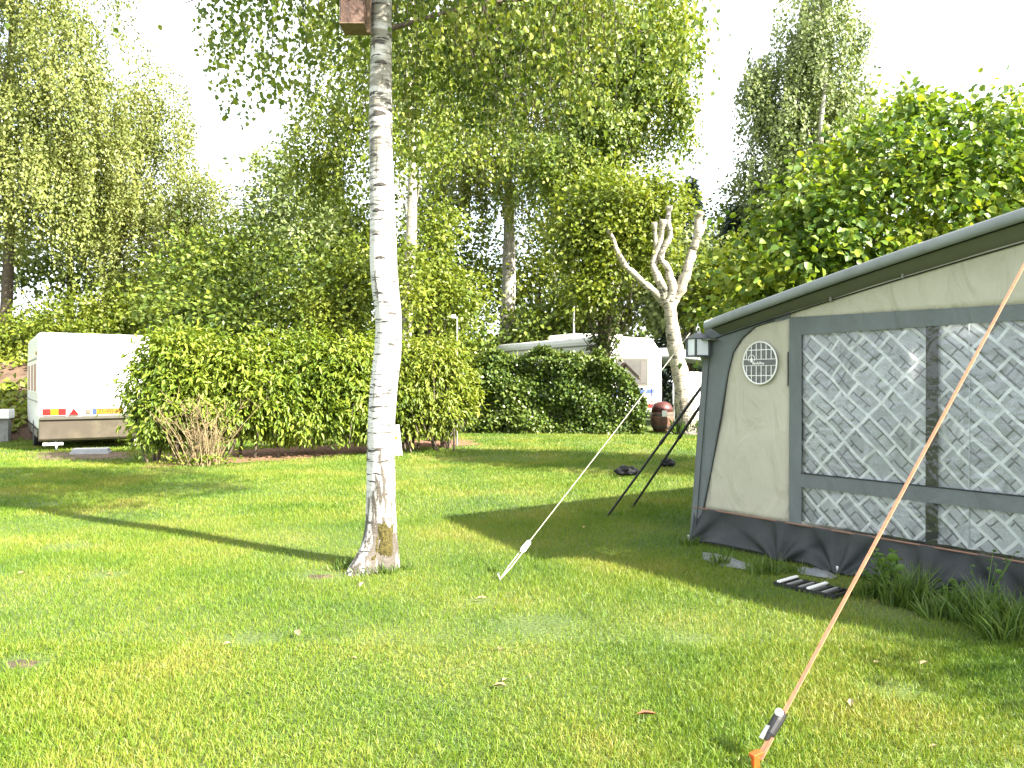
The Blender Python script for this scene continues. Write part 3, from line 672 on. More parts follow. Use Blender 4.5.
def curtain_mat():
    m, nt, out = new_mat('printed_curtain')
    tc = nd(nt, 'ShaderNodeTexCoord'); b = nd(nt, 'ShaderNodeBsdfPrincipled', Roughness=0.7)
    sx = nd(nt, 'ShaderNodeSeparateXYZ'); nt.links.new(tc.outputs['Object'], sx.inputs[0])
    cx = nd(nt, 'ShaderNodeCombineXYZ'); nt.links.new(sx.outputs['X'], cx.inputs[0]); nt.links.new(sx.outputs['Z'], cx.inputs[1])
    wn = nd(nt, 'ShaderNodeTexNoise', Scale=2.2, Detail=2.0); nt.links.new(cx.outputs[0], wn.inputs['Vector'])
    wv = nd(nt, 'ShaderNodeVectorMath', operation='MULTIPLY_ADD'); wv.inputs[1].default_value = (.045, .045, 0)
    nt.links.new(wn.outputs['Color'], wv.inputs[0]); nt.links.new(cx.outputs[0], wv.inputs[2])
    mp = nd(nt, 'ShaderNodeMapping'); mp.inputs['Rotation'].default_value = (0, 0, math.radians(43)); nt.links.new(wv.outputs[0], mp.inputs['Vector'])
    def brick(w, h, mort, off, sm, loc=(0, 0, 0), sq=1.0, fr=2):
        k = nd(nt, 'ShaderNodeTexBrick'); k.offset = off; k.squash = sq; k.squash_frequency = fr
        k.inputs['Scale'].default_value = 1.0; k.inputs['Brick Width'].default_value = w; k.inputs['Row Height'].default_value = h
        k.inputs['Mortar Size'].default_value = mort; k.inputs['Mortar Smooth'].default_value = sm
        k.inputs['Color1'].default_value = (0.43, 0.455, 0.50, 1); k.inputs['Color2'].default_value = (0.60, 0.63, 0.675, 1); k.inputs['Mortar'].default_value = (0.5, .5, .5, 1)
        mm = nd(nt, 'ShaderNodeMapping'); mm.inputs['Location'].default_value = loc; nt.links.new(mp.outputs[0], mm.inputs['Vector'])
        nt.links.new(mm.outputs[0], k.inputs['Vector']); return k
    big = brick(.215, .142, .0122, .5, .2, sq=1.35)
    small = brick(.14, .074, .0085, .37, .5, (.05, .03, 0), 1.5, 3)
    vn = nd(nt, 'ShaderNodeTexNoise', Scale=70.0, Detail=3.0); nt.links.new(cx.outputs[0], vn.inputs['Vector'])
    rr = ramp(nt, [(.3, (.82, .82, .82)), (.7, (1.12, 1.12, 1.12))]); nt.links.new(vn.outputs['Fac'], rr.inputs['Fac'])
    c = mixc(nt, 1.0, big.outputs['Color'], rr.outputs['Color'], 'MULTIPLY')
    gate = nd(nt, 'ShaderNodeTexNoise', Scale=6.0, Detail=1.0); nt.links.new(mp.outputs[0], gate.inputs['Vector'])
    gr = ramp(nt, [(.40, (0, 0, 0)), (.46, (.85, .85, .85))]); nt.links.new(gate.outputs['Fac'], gr.inputs['Fac'])
    dk = nd(nt, 'ShaderNodeMath', operation='MULTIPLY'); nt.links.new(small.outputs['Fac'], dk.inputs[0]); nt.links.new(gr.outputs['Color'], dk.inputs[1])
    c = mixc(nt, dk.outputs[0], c, (.15, .155, .17))
    c = mixc(nt, big.outputs['Fac'], c, (.86, .89, .92))
    nt.links.new(c, b.inputs['Base Color']); nt.links.new(b.outputs[0], out.inputs[0])
    return m
def vinyl_mat():
    m, nt, out = new_mat('clear_vinyl')
    tr = nd(nt, 'ShaderNodeBsdfTransparent'); tr.inputs[0].default_value = (.94, .95, .95, 1)
    gl = nd(nt, 'ShaderNodeBsdfGlossy', Roughness=0.12); 
    fz = nd(nt, 'ShaderNodeFresnel', IOR=1.5)
    ad = nd(nt, 'ShaderNodeMath', operation='MULTIPLY_ADD'); ad.inputs[1].default_value = 1.0; ad.inputs[2].default_value = .015
    nt.links.new(fz.outputs[0], ad.inputs[0])
    tc = nd(nt, 'ShaderNodeTexCoord'); n = nd(nt, 'ShaderNodeTexNoise', Scale=5.0, Detail=3.0, Distortion=1.5); nt.links.new(tc.outputs['Object'], n.inputs['Vector'])
    bp = nd(nt, 'ShaderNodeBump', Strength=.5, Distance=.06); nt.links.new(n.outputs['Fac'], bp.inputs['Height'])
    nt.links.new(bp.outputs[0], gl.inputs['Normal']); nt.links.new(bp.outputs[0], fz.inputs['Normal'])
    mx = nd(nt, 'ShaderNodeMixShader'); nt.links.new(ad.outputs[0], mx.inputs[0]); nt.links.new(tr.outputs[0], mx.inputs[1]); nt.links.new(gl.outputs[0], mx.inputs[2])
    nt.links.new(mx.outputs[0], out.inputs[0]); return m
M['dark_pole'] = plain('dark_pole', (0.035, 0.038, 0.04), .5, 0, .4, 4)
M['curtain'] = curtain_mat(); M['vinyl'] = vinyl_mat()
tP0, tP1 = wp(925, 400)[0], wp(937, 400)[0]
def curtain(t0, t1):
    def fn(u, v):
        t = t0 + (t1 - t0) * u; a = mudz(t) + .02; b = wintop(t) + .02
        return (t, .034 + .010 * math.sin(u * 19 + 2 * v) + .014 * noise.noise(Vector((t * 6, v * 4, 1))) * 1.3, a + (b - a) * v)
    return MB().grid(fn, 60, 40).build('curtain', M['curtain'], tent, smooth=True)
curtain(tF1 - .14, tP0 + .02); curtain(tP1 - .02, T1)
MB().box((tP0, .006, .02), (tP1, .016, wintop(tP0) + .01)).build('support_pole', M['dark_pole'], tent, bevel=.008)
strip(lambda t: mudz(t) + .0, lambda t: wintop(t) + .01, tF1 - .01, T1, -.001, 40, .012).build('window_pane', M['vinyl'], tent, smooth=True)
tS = wp(968, 400)[0]
MB().tube([(tS, .013, mudz(tS) + .02), (tS + .004, .013, 1.2), (tS, .013, wintop(tS))], .003, 5).build('curtain_hem', M['frost'], tent)
# skirt with pleats gathered at the pegs
peg_t = [lb[0] + .05, wp(785, 540)[0], wp(843, 560)[0], wp(930, 580)[0], wp(1015, 600)[0], wp(1060, 610)[0]]
def skirt(u, v):
    t = lb[0] + .06 + (T1 - lb[0] - .06) * u; z = mudz(t) * (1 - v)
    near = min(abs(t - q) for q in peg_t)
    pl = 0
    hgt = mudz(t)
    for q in peg_t:
        d = t - q; h = (1 - v) * hgt + .04; rr = math.hypot(d, h); an = math.atan2(d, h)
        w = math.sin(an * 7.5 + q * 5) ; w = (abs(w) ** .7) * (1 if w > 0 else -1)
        pl += .024 * min(1, rr / .12) * math.exp(-(rr / .42) ** 2) * w
    lift = .035 * min(1, near / .25) * v
    return (t, -.012 - .06 * v ** 1.5 + pl - .03 * v * math.exp(-near / .08), z + lift + .004)
MB().grid(skirt, 220, 22).build('mud_skirt', M['mud_canvas'], tent, smooth=True, solid=.003)
MB().tube([(lb[0] + .06 + (T1 - lb[0] - .06) * i / 40, -.014, mudz(lb[0] + .06 + (T1 - lb[0] - .06) * i / 40)) for i in range(41)], .0075, 6).build('piping', M['piping'], tent)
# roof: canopy, padded edge, lining under the overhang
OV = -.16
canopy = MB().grid(lambda u, v: (T0 + .01 + (T1 - T0) * u, OV + (DEP + .32) * v, roofz(T0 + .01 + (T1 - T0) * u) + .035 - .02 * math.sin(v * PI * 4) ** 2), 20, 24)
canopy.build('roof_canopy', M['roof_canvas'], tent, smooth=True, solid=.004)
def edge_prof(t):
    z = roofz(t)
    return [(OV - .005, z + .045), (OV - .035, z + .035), (OV - .05, z + .005), (OV - .045, z - .03), (OV - .02, z - .045), (OV + .02, z - .03), (OV + .025, z + .028)]
re = MB(); vs = []; ne = 24
for i in range(ne + 1):
    t = T0 + (T1 + .03 - T0) * i / ne; vs += [(t, y, z) for y, z in edge_prof(t)]
re.add(vs, [(i * 7 + k, i * 7 + (k + 1) % 7, (i + 1) * 7 + (k + 1) % 7, (i + 1) * 7 + k) for i in range(ne) for k in range(7)] + [tuple(range(7)), tuple(range(ne * 7 + 6, ne * 7 - 1, -1))])
re.build('roof_edge', M['roof_canvas'], tent, smooth=True)
MB().grid(lambda u, v: (T0 + .03 + (T1 - T0 - .03) * u, OV + .02 + (.16 + .0) * v, roofz(T0 + .03 + (T1 - T0 - .03) * u) - .035 - (.06 + .05 * u) * v), 16, 3).build('roof_lining', M['olive_canvas'], tent, solid=.003)
MB().tube([(T0 + .05 + (T1 - .05 - T0) * i / 20, OV + .02, roofz(T0 + .05 + (T1 - .05 - T0) * i / 20) - .042) for i in range(21)], .006, 6).build('roof_seam', M['black'], tent)
MB().tube([(.2 + (T1 - .2) * i / 20, -.012, roofz(.2 + (T1 - .2) * i / 20) - .10 - .05 * i / 20) for i in range(21)], .006, 6).build('gable_seam', M['black'], tent)
for px, py in ((832, 300), (904, 277)):
    t, z = wp(px, py); MB().box((t - .006, -.03, z - .012), (t + .006, -.010, z + .03)).build('hook', M['grey_trim'], tent)
# front and rear walls, hidden from this side but there
MB().grid(lambda u, v: ((left_t(v * 1.9)), DEP * u, 1.95 * v), 10, 10).build('front_wall', M['grey_canvas'], tent, solid=.004)
MB().grid(lambda u, v: (left_t(0) + (T1 - left_t(0)) * u, DEP, roofz(T1 * u) * v), 10, 10).build('rear_wall', M['beige_canvas'], tent, solid=.004)
MB().grid(lambda u, v: (T1 * u, .12 + (DEP - .24) * v, .006), 4, 4).build('groundsheet', M['sheet'], tent)
MB().tube([(lt[0] + .03, .03, .02), (lt[0] + .03, .03, 1.95)], .014, 8).build('corner_pole', M['steel'], tent)
MB().tube([(lt[0] + .03, DEP - .05, .02), (lt[0] + .03, DEP - .05, 1.95)], .014, 8).build('corner_pole', M['steel'], tent)
# canopy bracket at the front corner
MB().box((.16, -.13, roofz(.1) - .07), (.36, -.02, roofz(.1) - .055)).build('corner_bracket', M['olive_canvas'], tent)
# round vent
vt, vz = wp(761.5, 363); vr_t = (wp(778.5, 363)[0] - wp(745, 363)[0]) / 2; vr = (wp(761.5, 342)[1] - wp(761.5, 384)[1]) / 2
vent = MB().prism([(vt + vr_t * .97 * math.cos(i * PI / 20), vz + vr * .97 * math.sin(i * PI / 20)) for i in range(40)], 'y', -.024, -.016).build('vent', M['mesh_grey'], tent)
rg = MB(); rg.tube([(vt + vr_t * math.cos(i * PI / 20), -.026, vz + vr * math.sin(i * PI / 20)) for i in range(41)], .0068, 6); rg.build('vent_ring', M['white_plastic'], vent)
gd = MB()
for k in range(-3, 4):
    if k: pass
    q = (k + .3) / 3.4; h = vr * math.sqrt(max(0, 1 - q * q))
    gd.box((vt + q * vr_t - .003, -.0275, vz - h), (vt + q * vr_t + .003, -.0245, vz + h))
for q in (.62, .17, -.12, -.60):
    h = vr_t * math.sqrt(1 - q * q); gd.box((vt - h, -.0285, vz + q * vr - .003), (vt + h, -.0258, vz + q * vr + .003))
gd.build('vent_grid', M['white_plastic'], vent)
h = vr_t * .97
MB().box((vt - h, -.030, vz - .11 * vr), (vt + h, -.0287, vz + .16 * vr)).build('logo_band', M['mesh_grey'], vent)
lg = MB(); lc = (vt - .47 * vr_t, vz + .20 * vr)
lg.tube([(lc[0] + .19 * vr_t * math.cos(a), -.031, lc[1] + .19 * vr * math.sin(a)) for a in np.linspace(-.6, PI + .6, 14)], .003, 5)
lg.prism([(lc[0] + .07 * vr_t * math.cos(a), lc[1] - .06 * vr + .11 * vr * math.sin(a)) for a in np.linspace(0, 2 * PI, 12, endpoint=False)], 'y', -.033, -.0302)
wx = vt - .40 * vr_t                                          # the word itself is a row of light strokes too small to read
for i, (hh, ww) in enumerate(((.14, .06), (.08, .05), (.08, .05), (.13, .03), (.08, .05), (.13, .03), (.13, .03), (.08, .05), (.08, .05))):
    lg.box((wx, -.0325, vz - .07 * vr), (wx + ww * vr_t, -.0302, vz + (hh - .07) * vr)); wx += (ww + .035) * vr_t
lg.build('logo', M['white_plastic'], vent)

# pegs of the skirt
for i, q in enumerate(peg_t[:5]):
    p = TA + TW * q - TN * .075
    o = thing('tent_peg', ['white strap peg at the awning corner by the open grass', 'white strap peg under the bar beside the patterned window', 'white strap peg behind the black and white mat',
                           'white strap peg behind the leafy weed at the dark skirt', 'white strap peg at the right end of the dark skirt'][i], 'peg', p, rzT, 'pegs along the awning skirt')
    MB().box((-.009, -.008, .0), (.009, .006, .065)).build('strap', M['white_plastic'], o, bevel=.003)
    MB().tube([(0, -.012, -.05), (0, -.012, .05), (0, -.004, .062), (0, .008, .05)], .004, 6).build('hook', M['steel'], o)

# the caravan the awning belongs to (just outside the picture at the right)
cv = thing('caravan', 'white touring caravan attached to the grey and beige awning', 'caravan', TA + TW * (T1 + .04), rzT)
MB().prism([(.0, .45), (2.25, .45), (2.28, 1.2), (2.2, 2.50), (2.0, 2.62), (.2, 2.62), (.03, 2.5)], 'y', .12, 6.2).build('body', M['white_paint'], cv, bevel=.06)
MB().box((.5, .10, 1.2), (1.75, .117, 1.9)).build('window', M['dark_glass'], cv, bevel=.02)
for yy in (3.0,):
    for xx in (.05, 1.98):
        MB().prism([(yy + .31 * math.cos(a), .31 + .31 * math.sin(a)) for a in np.linspace(0, 2 * PI, 24, endpoint=False)], 'x', xx, xx + .2).build('wheel', M['rubber'], cv)
MB().box((.1, .104, .78), (2.15, .118, .86)).build('trim_strip', M['grey_trim'], cv)
for xx in (.2, 1.8): MB().box((xx, .10, .6), (xx + .22, .117, .72)).build('tail_light', M['red_lens'], cv)

# lantern
ln0 = thing('lantern', 'small dark lantern with frosted panes hanging from the awning front corner', 'lantern', P(698, 357, 7.08), .35)
lh = .155; w_ = .072
b_ = MB(); b_.prism([(-w_ - .012, -w_ - .012), (w_ + .012, -w_ - .012), (w_ + .012, w_ + .012), (-w_ - .012, w_ + .012)], 'z', 0, .014); b_.build('base', M['lantern_metal'], ln0, bevel=.003)
fr_ = MB()
for sx in (-1, 1):
    for sy in (-1, 1): fr_.box((sx * w_ - .008, sy * w_ - .008, .014), (sx * w_ + .008, sy * w_ + .008, .014 + lh))
for q in (-1, 1):
    fr_.box((-w_ - .007, q * w_ - .007, .008 + lh), (w_ + .007, q * w_ + .007, .0135 + lh)); fr_.box((q * w_ - .0065, -w_, .0085 + lh), (q * w_ + .0065, w_, .013 + lh))
fr_.build('frame', M['lantern_metal'], ln0)
MB().box((-w_ + .004, -w_ + .004, .016), (w_ - .004, w_ - .004, .012 + lh)).build('pane', M['frost'], ln0)
z1 = .014 + lh
rf = MB(); e_ = w_ + .014
rf.add([(-e_, -e_, z1), (e_, -e_, z1), (e_, e_, z1), (-e_, e_, z1), (-.028, -.028, z1 + .05), (.028, -.028, z1 + .05), (.028, .028, z1 + .05), (-.028, .028, z1 + .05)], [(3, 2, 1, 0), (4, 5, 6, 7), (0, 1, 5, 4), (1, 2, 6, 5), (2, 3, 7, 6), (3, 0, 4, 7)])
rf.box((-.02, -.02, z1 + .05), (.02, .02, z1 + .068)); rf.build('roof', M['lantern_metal'], ln0)
MB().tube([(.02 * math.cos(a), 0, z1 + .085 + .022 * math.sin(a)) for a in np.linspace(-.6, PI + .6, 14)] + [(0.0, 0, z1 + .14)], .0035, 6).build('hanging_ring', M['steel'], ln0)

# guy ropes and poles
def line(name, label, cat, a, b, r, mat, part):
    t = thing(name, label, cat, a); a, b = Vector(a), Vector(b)
    MB().tube([b * 0, (b - a) * .5 + Vector((0, 0, -.012 * (b - a).length)), b - a], r, 8).build(part, mat, t, smooth=True); return t
ga = G(500, 581); gb = TA + TW * .16 - TN * .17 + Vector((0, 0, 1.95)); ga.z = .01
g1 = thing('guy_rope', 'pale guy rope from the awning corner down to the lawn with a white slider', 'guy rope', ga)
d1 = gb - ga; side = d1.cross(Vector((0, 0, 1))).normalized()
rp = .105
MB().tube([d1 * rp, d1 * .55 + Vector((0, 0, -.01)), d1], .0038, 8).build('rope', M['white_cord'], g1)
MB().tube([Vector((0, 0, 0)), side * .016 + d1 * .04, side * .016 + d1 * rp], .005, 6).tube([Vector((0, 0, 0)), side * -.016 + d1 * .04, side * -.016 + d1 * rp], .005, 6).build('loop', M['white_cord'], g1)
MB().tube([d1 * (rp - .012), d1 * (rp - .004), d1 * (rp + .022), d1 * (rp + .028)], [.012, .024, .02, .009], 10).build('slider', M['white_plastic'], g1)
pg = thing('tent_peg', 'thin steel peg at the foot of the pale guy rope', 'peg', ga)
MB().tube([(.02, -.01, -.08), (-.01, .0, .03), (-.02, .004, .045), (-.005, -.004, .05)], .005, 6).build('shaft', M['steel'], pg)

oa = G(757, 772); oa.z = .03
ot, oz = wp(1070, 179); ob = TA + TW * ot - TN * .17 + Vector((0, 0, roofz(ot) + .0))
# top of the rope: the roof edge point on the line of the rope
ob = P(1070, 179, (TA + TW * ot - TN * .17).y)
d2 = ob - oa; s2 = d2.cross(Vector((0, 0, 1))).normalized(); u2 = s2.cross(d2).normalized(); n2 = d2.normalized(); L2 = d2.length
g2 = thing('guy_strap', 'pale orange guy strap with a ratchet tensioner running up to the awning roof', 'guy rope', oa)
def flat(a, b, w, th):
    q = [a - s2 * w - u2 * th, a + s2 * w - u2 * th, a + s2 * w + u2 * th, a - s2 * w + u2 * th, b - s2 * w - u2 * th, b + s2 * w - u2 * th, b + s2 * w + u2 * th, b - s2 * w + u2 * th]
    return MB().add(q, [(3, 2, 1, 0), (4, 5, 6, 7), (0, 1, 5, 4), (1, 2, 6, 5), (2, 3, 7, 6), (3, 0, 4, 7)])
flat(n2 * .20, d2, .0078, .0022).build('strap', M['orange_cord'], g2)
flat(n2 * .02 + s2 * .008, n2 * .12 + s2 * .008, .006, .0018).build('strap_tail', M['orange_cord'], g2)
flat(n2 * .02 - s2 * .010, n2 * .12 - s2 * .006, .006, .0018).build('strap_tail', M['orange_cord'], g2)
MB().tube([n2 * .10 - s2 * .012, n2 * .13 - s2 * .012, n2 * .19 - s2 * .01, n2 * .225 - s2 * .008, n2 * .235 - s2 * .008], [.010, .021, .024, .022, .010], 12).build('tensioner', M['black'], g2)
flat(n2 * .09 - s2 * .024 + u2 * .016, n2 * .15 - s2 * .020 + u2 * .019, .008, .006).build('tensioner_lever', M['steel'], g2, bevel=.003)
kb = n2 * .215 - s2 * .006 + u2 * .020
ball_mesh(kb, (.017, .017, .017), 1, 0, 8).build('tensioner_knob', M['white_plastic'], g2, smooth=True)
p2 = thing('tent_peg', 'bright orange plastic peg at the foot of the orange strap', 'peg', oa - Vector((0, 0, .03)), .4)
p2.scale = (.75, .75, .8)
MB().box((-.028, -.012, -.06), (.012, .012, .075)).build('shaft', M['orange_plastic'], p2, bevel=.004)
MB().prism([(-.034, .07), (.03, .085), (.03, .095), (.012, .098), (-.034, .088)], 'y', -.02, .02).build('head', M['orange_plastic'], p2, bevel=.003)

top1 = TA + TN * .55 + TW * .13 + Vector((0, 0, 1.93)); top2 = TA + TN * .75 + TW * .13 + Vector((0, 0, 2.0))
for (px, py, tp, lab) in ((607, 517, top1, 'longer black storm pole leaning on the awning front, nearer the pale rope'), (632, 508, top2, 'shorter black storm pole leaning on the awning front, nearer the tent')):
    a = G(px, py); o = thing('storm_pole', lab, 'pole', a, 0, 'black storm poles at the awning front')
    d = tp - a
    MB().tube([d * .0, d * .45], .014, 8).build('lower_tube', M['black'], o); MB().tube([d * .45, d], .017, 8).build('upper_tube', M['black'], o)
    MB().tube([d * .44, d * .462], .021, 8).build('clamp', M['black'], o)

# two black lumps on the shaded lawn
def sack(px, py, w, hgt, seed, lab):
    c = G(px, py); o = thing('black_bag', lab, 'bag', c, .3 * seed, 'small black bags on the shaded grass')
    ball_mesh((0, 0, hgt * .42), (w / 2, w * .38, hgt * .5), seed, .38, 16, 2.0).build('body', M['bag'], o, smooth=True)
    MB().tube([(-w * .30, .0, hgt * .75), (-w * .22, 0, hgt * 1.05), (-w * .08, 0, hgt * .98), (-w * .02, 0, hgt * .75)], .012, 6).build('handle', M['black'], o, smooth=True)
sack(627, 476, .36, .17, 1, 'wide crumpled black bag on the grass behind the longer pole')
sack(668, 467, .29, .16, 2, 'rounder black bag on the grass beside the awning edge')

# slatted mat, folded groundsheet edges at the foot of the tent
mt = thing('slatted_mat', 'black plastic slatted doormat with two white bars by the awning skirt', 'mat', G(812, 590), rzT + .05)
fm = MB(); fm.box((-.24, -.12, .0), (.24, -.10, .03)); fm.box((-.24, .10, .0), (.24, .12, .03)); fm.box((-.238, -.11, .001), (-.22, .11, .029)); fm.box((.22, -.11, .001), (.238, .11, .029)); fm.build('frame', M['black'], mt)
for i in range(9): MB().box((-.19 + i * .045, -.097, .008), (-.168 + i * .045, .097, .032)).build('slat', M['grey_trim'] if i % 2 else M['black'], mt)
for x0 in (-.205, .03): MB().box((x0, -.125, .034), (x0 + .028, .125, .048)).build('white_bar', M['white_plastic'], mt, bevel=.003)
def crumple(name, pts, lab, seed):
    o = patch(name, dense(pts, 4), .018, M['sheet'], .018); o['kind'] = 'thing'; return tag(o, lab, 'sheet')
crumple('plastic_sheet', [G(702, 553), G(725, 558), G(752, 566), G(748, 571), G(720, 567), G(703, 560)], 'pale folded plastic sheet edge at the awning corner', 1)
crumple('plastic_sheet', [G(795, 569), G(815, 570), G(838, 577), G(832, 580), G(800, 575)], 'grey folded plastic sheet edge above the slatted mat', 2)

# weeds and tufts against the skirt
def tuft(p, n, h, spread, lab, wide=.009):
    o = thing('grass_tuft', lab, 'grass', p, 0, 'long grass tufts along the awning skirt')
    q = np.c_[np.clip(rng.normal(0, spread * .8, n), -1.3 * spread, 1.3 * spread), np.clip(rng.normal(0, spread * .4, n), -.7 * spread, .7 * spread), np.zeros(n)]
    ax = np.c_[q[:, :2] * 2.2 + rng.normal(0, .28, (n, 2)), np.ones(n)]
    leaves('blades', q, ax, np.c_[rng.normal(size=(n, 2)), np.zeros(n)], h * rng.uniform(.45, 1.2, n), wide * rng.uniform(.7, 1.3, n), L['grass_long'], o, (0, 0, 0), 'blade')
tufts = [(720, 566, 60, .16, .05), (765, 574, 130, .16, .09), (790, 574, 70, .12, .07), (898, 606, 140, .26, .07), (918, 609, 160, .32, .06), (945, 618, 170, .20, .10), (972, 622, 160, .24, .09), (990, 628, 190, .30, .10), (1012, 640, 220, .26, .12), (1030, 640, 140, .3, .07), (868, 598, 120, .18, .07), (690, 545, 100, .10, .10)]
for px, py, n, h, s_ in tufts:
    tuft(G(px, py), n, h, s_, 'tuft of long green grass growing against the dark awning skirt')
for ang, n_, h_ in ((200, 70, .10), (255, 90, .09), (300, 80, .10), (345, 60, .09), (150, 50, .09)):
    a_ = math.radians(ang); o_ = Vector((BX + .25 * math.cos(a_) - .02, BY + .22 * math.sin(a_), 0))
    tuft(o_, n_, h_, .07, 'short tuft of grass growing at the foot of the near birch trunk', .006)
    for o2 in [q for q in C.objects if q.get('label', '').startswith('short tuft')]: o2['group'] = 'grass tufts round the birch foot'
def weed(p, n, h, ls, lab, kind='weed'):
    o = thing(kind, lab, 'plant', p); st = MB(); P_, A_ = [], []
    for i in range(n):
        a = R.uniform(0, 2 * PI); l = R.uniform(.5, 1) * h; tip = Vector((math.cos(a) * l * .45, math.sin(a) * l * .3, l))
        st.tube([(0, 0, 0), tip * .5 + Vector((0, 0, l * .08)), tip], [.004, .003, .002], 5, False)
        for s in np.linspace(.3, 1, 6):
            q = tip * s; P_.append(q); A_.append((R.uniform(-1, 1), R.uniform(-1, 1), R.uniform(-.3, .5)))
    st.build('stem', L['weed'], o)
    P_ = np.array(P_, float); A_ = np.array(A_, float); k = len(P_)
    leaves('foliage', P_, A_, rng.normal(size=(k, 3)) * .5 + np.array([0, 0, 1]), ls * rng.uniform(.7, 1.3, k), ls * .7 * rng.uniform(.7, 1.3, k), L['weed'], o, (0, 0, 0), 'round')
weed(G(880, 600), 12, .34, .07, 'broad leaved green weed beside the orange strap')
weed(G(985, 617), 5, .46, .035, 'tall thin weed standing in the grass at the skirt')
weed(G(952, 610), 7, .20, .05, 'low leafy weed between the grass tufts at the skirt')

# ------------------------------------------------------------------ the caravan at the left
cx_, cy_ = .825, .565; rz1 = math.atan2(cy_, cx_)
B0 = Vector(((38 - 512) / F * 16.3, 16.3, 0))
c1 = thing('caravan', 'white caravan with red tail light seen from behind at the left', 'caravan', B0, rz1)
WD = 2.2; LN = 5.0
MB().prism([(.02, .72), (.0, .80), (.06, 2.46), (.16, 2.57), (LN - .5, 2.57), (LN, 1.9), (LN + .05, .8), (LN - .1, .45), (.3, .45), (.15, .62)], 'x', 0, WD).build('body', M['white_paint'], c1, bevel=.08)
MB().prism([(.012, .715), (.16, .27), (.22, .22), (.34, .22), (.34, .44), (.12, .6)], 'x', .02, WD - .02).build('rear_skirt', M['shaded_taupe'], c1, bevel=.012)
MB().box((.03, -.022, .69), (WD - .03, .012, .755)).build('rear_trim', M['dark_trim'], c1, bevel=.008)
MB().prism([(.42, .30), (LN - .2, .30), (LN - .2, .44), (.36, .44)], 'x', -.002, .03).build('side_skirt', M['shaded_taupe'], c1)
def ry(z): return -.002 + max(0, (z - .8)) * .036
def rear_box(n, x0, x1, z0, z1, d0, d1, mat, par=None, bev=.004):
    o = MB().box((x0, ry(z0) - d1, z0), (x1, ry(z0) - d0, z1)).build(n, mat, par or c1, bevel=bev); return o
tl = rear_box('tail_light', .06, .53, .775, .945, .0, .02, M['white_plastic'])
rear_box('red_lens', .075, .22, .79, .93, .021, .034, M['red_lens'], tl); rear_box('amber_lens', .224, .37, .79, .93, .021, .034, M['amber_lens'], tl); rear_box('red_lens', .374, .515, .79, .93, .021, .034, M['red_lens'], tl)
tl = rear_box('tail_light', 1.67, 2.14, .775, .945, .0, .02, M['white_plastic'])
rear_box('red_lens', 1.685, 1.83, .79, .93, .021, .034, M['red_lens'], tl); rear_box('amber_lens', 1.834, 1.98, .79, .93, .021, .034, M['amber_lens'], tl); rear_box('red_lens', 1.984, 2.125, .79, .93, .021, .034, M['red_lens'], tl)
MB().prism([(.56, .79), (.76, .79), (.66, .935)], 'y', -.028, -.004).build('reflector_triangle', M['red_lens'], c1)
rear_box('plate_recess', .82, 1.95, .765, 1.05, -.03, .003, M['grey_step'])
pl = rear_box('number_plate', 1.09, 1.62, .80, .92, .012, .020, M['plate_yellow'], None, .003)
rear_box('country_strip', 1.02, 1.088, .80, .92, .012, .020, M['blue'], pl, .002)
fc = bpy.data.curves.new('plate_lettering', 'FONT'); fc.body = '71-WJ-60'; fc.size = .115; fc.extrude = .001; fc.align_x = 'CENTER'; fc.align_y = 'CENTER'
fo = bpy.data.objects.new('plate_lettering', fc); C.objects.link(fo); fo.parent = pl; fo.location = (1.355, ry(.8) - .0225, .86); fo.rotation_euler = (PI / 2, 0, 0); fc.materials.append(M['text_black'])
fm_ = bpy.data.meshes.new_from_object(fo); bpy.data.objects.remove(fo)
fo = bpy.data.objects.new('plate_lettering', fm_); C.objects.link(fo); fo.parent = pl; fo.location = (1.355, ry(.8) - .0225, .86); fo.rotation_euler = (PI / 2, 0, 0)
rear_box('socket_cover', .90, .98, .81, .90, .01, .03, M['wood_brown'])
rear_box('grab_rail', .09, .34, 1.085, 1.10, .0, .018, M['grey_trim']); rear_box('clip', .50, .56, 1.19, 1.21, .0, .012, M['grey_trim']); rear_box('clip', 1.37, 1.44, 1.19, 1.215, .0, .012, M['grey_trim']); rear_box('clip', 1.50, 1.56, 1.19, 1.21, .0, .012, M['grey_trim'])
MB().box((.08, -.02, .14), (.46, .06, .20)).build('step_bar', M['white_plastic'], c1, bevel=.01)
for xx in (.35, 1.9): MB().tube([(xx, .3, .22), (xx, .2, .02)], .02, 6).build('corner_steady', M['steel'], c1)
for yy in (.45, 1.75, 3.2):
    wn = MB().box((-.012, yy, 1.25), (.002, yy + .95, 1.95)).build('window', M['white_paint'], c1, bevel=.01)
    MB().box((-.016, yy + .06, 1.30), (-.0125, yy + .89, 1.90)).build('pane', M['curtain_tan'], wn)
MB().box((-.014, .12, 2.0), (.0, 4.2, 2.03)).build('awning_rail', M['grey_trim'], c1); MB().box((-.014, .15, 1.06), (.0, 4.6, 1.09)).build('side_trim', M['grey_trim'], c1)
MB().box((-.018, .35, 2.09), (.0, .6, 2.16)).build('side_lamp', M['amber_lens'], c1)
for xx in (-.004, WD - .18):
    w = MB().prism([(1.9 + .32 * math.cos(a), .32 + .32 * math.sin(a)) for a in np.linspace(0, 2 * PI, 28, endpoint=False)], 'x', xx, xx + .18).build('wheel', M['rubber'], c1, bevel=.02)
MB().box((.35, .8, .16), (WD - .35, 3.6, .30)).build('chassis', M['black'], c1)
st = thing('step_slab', 'low stack of grey slabs under the rear of the left caravan', 'slab', G(91, 455), rz1 - .3)
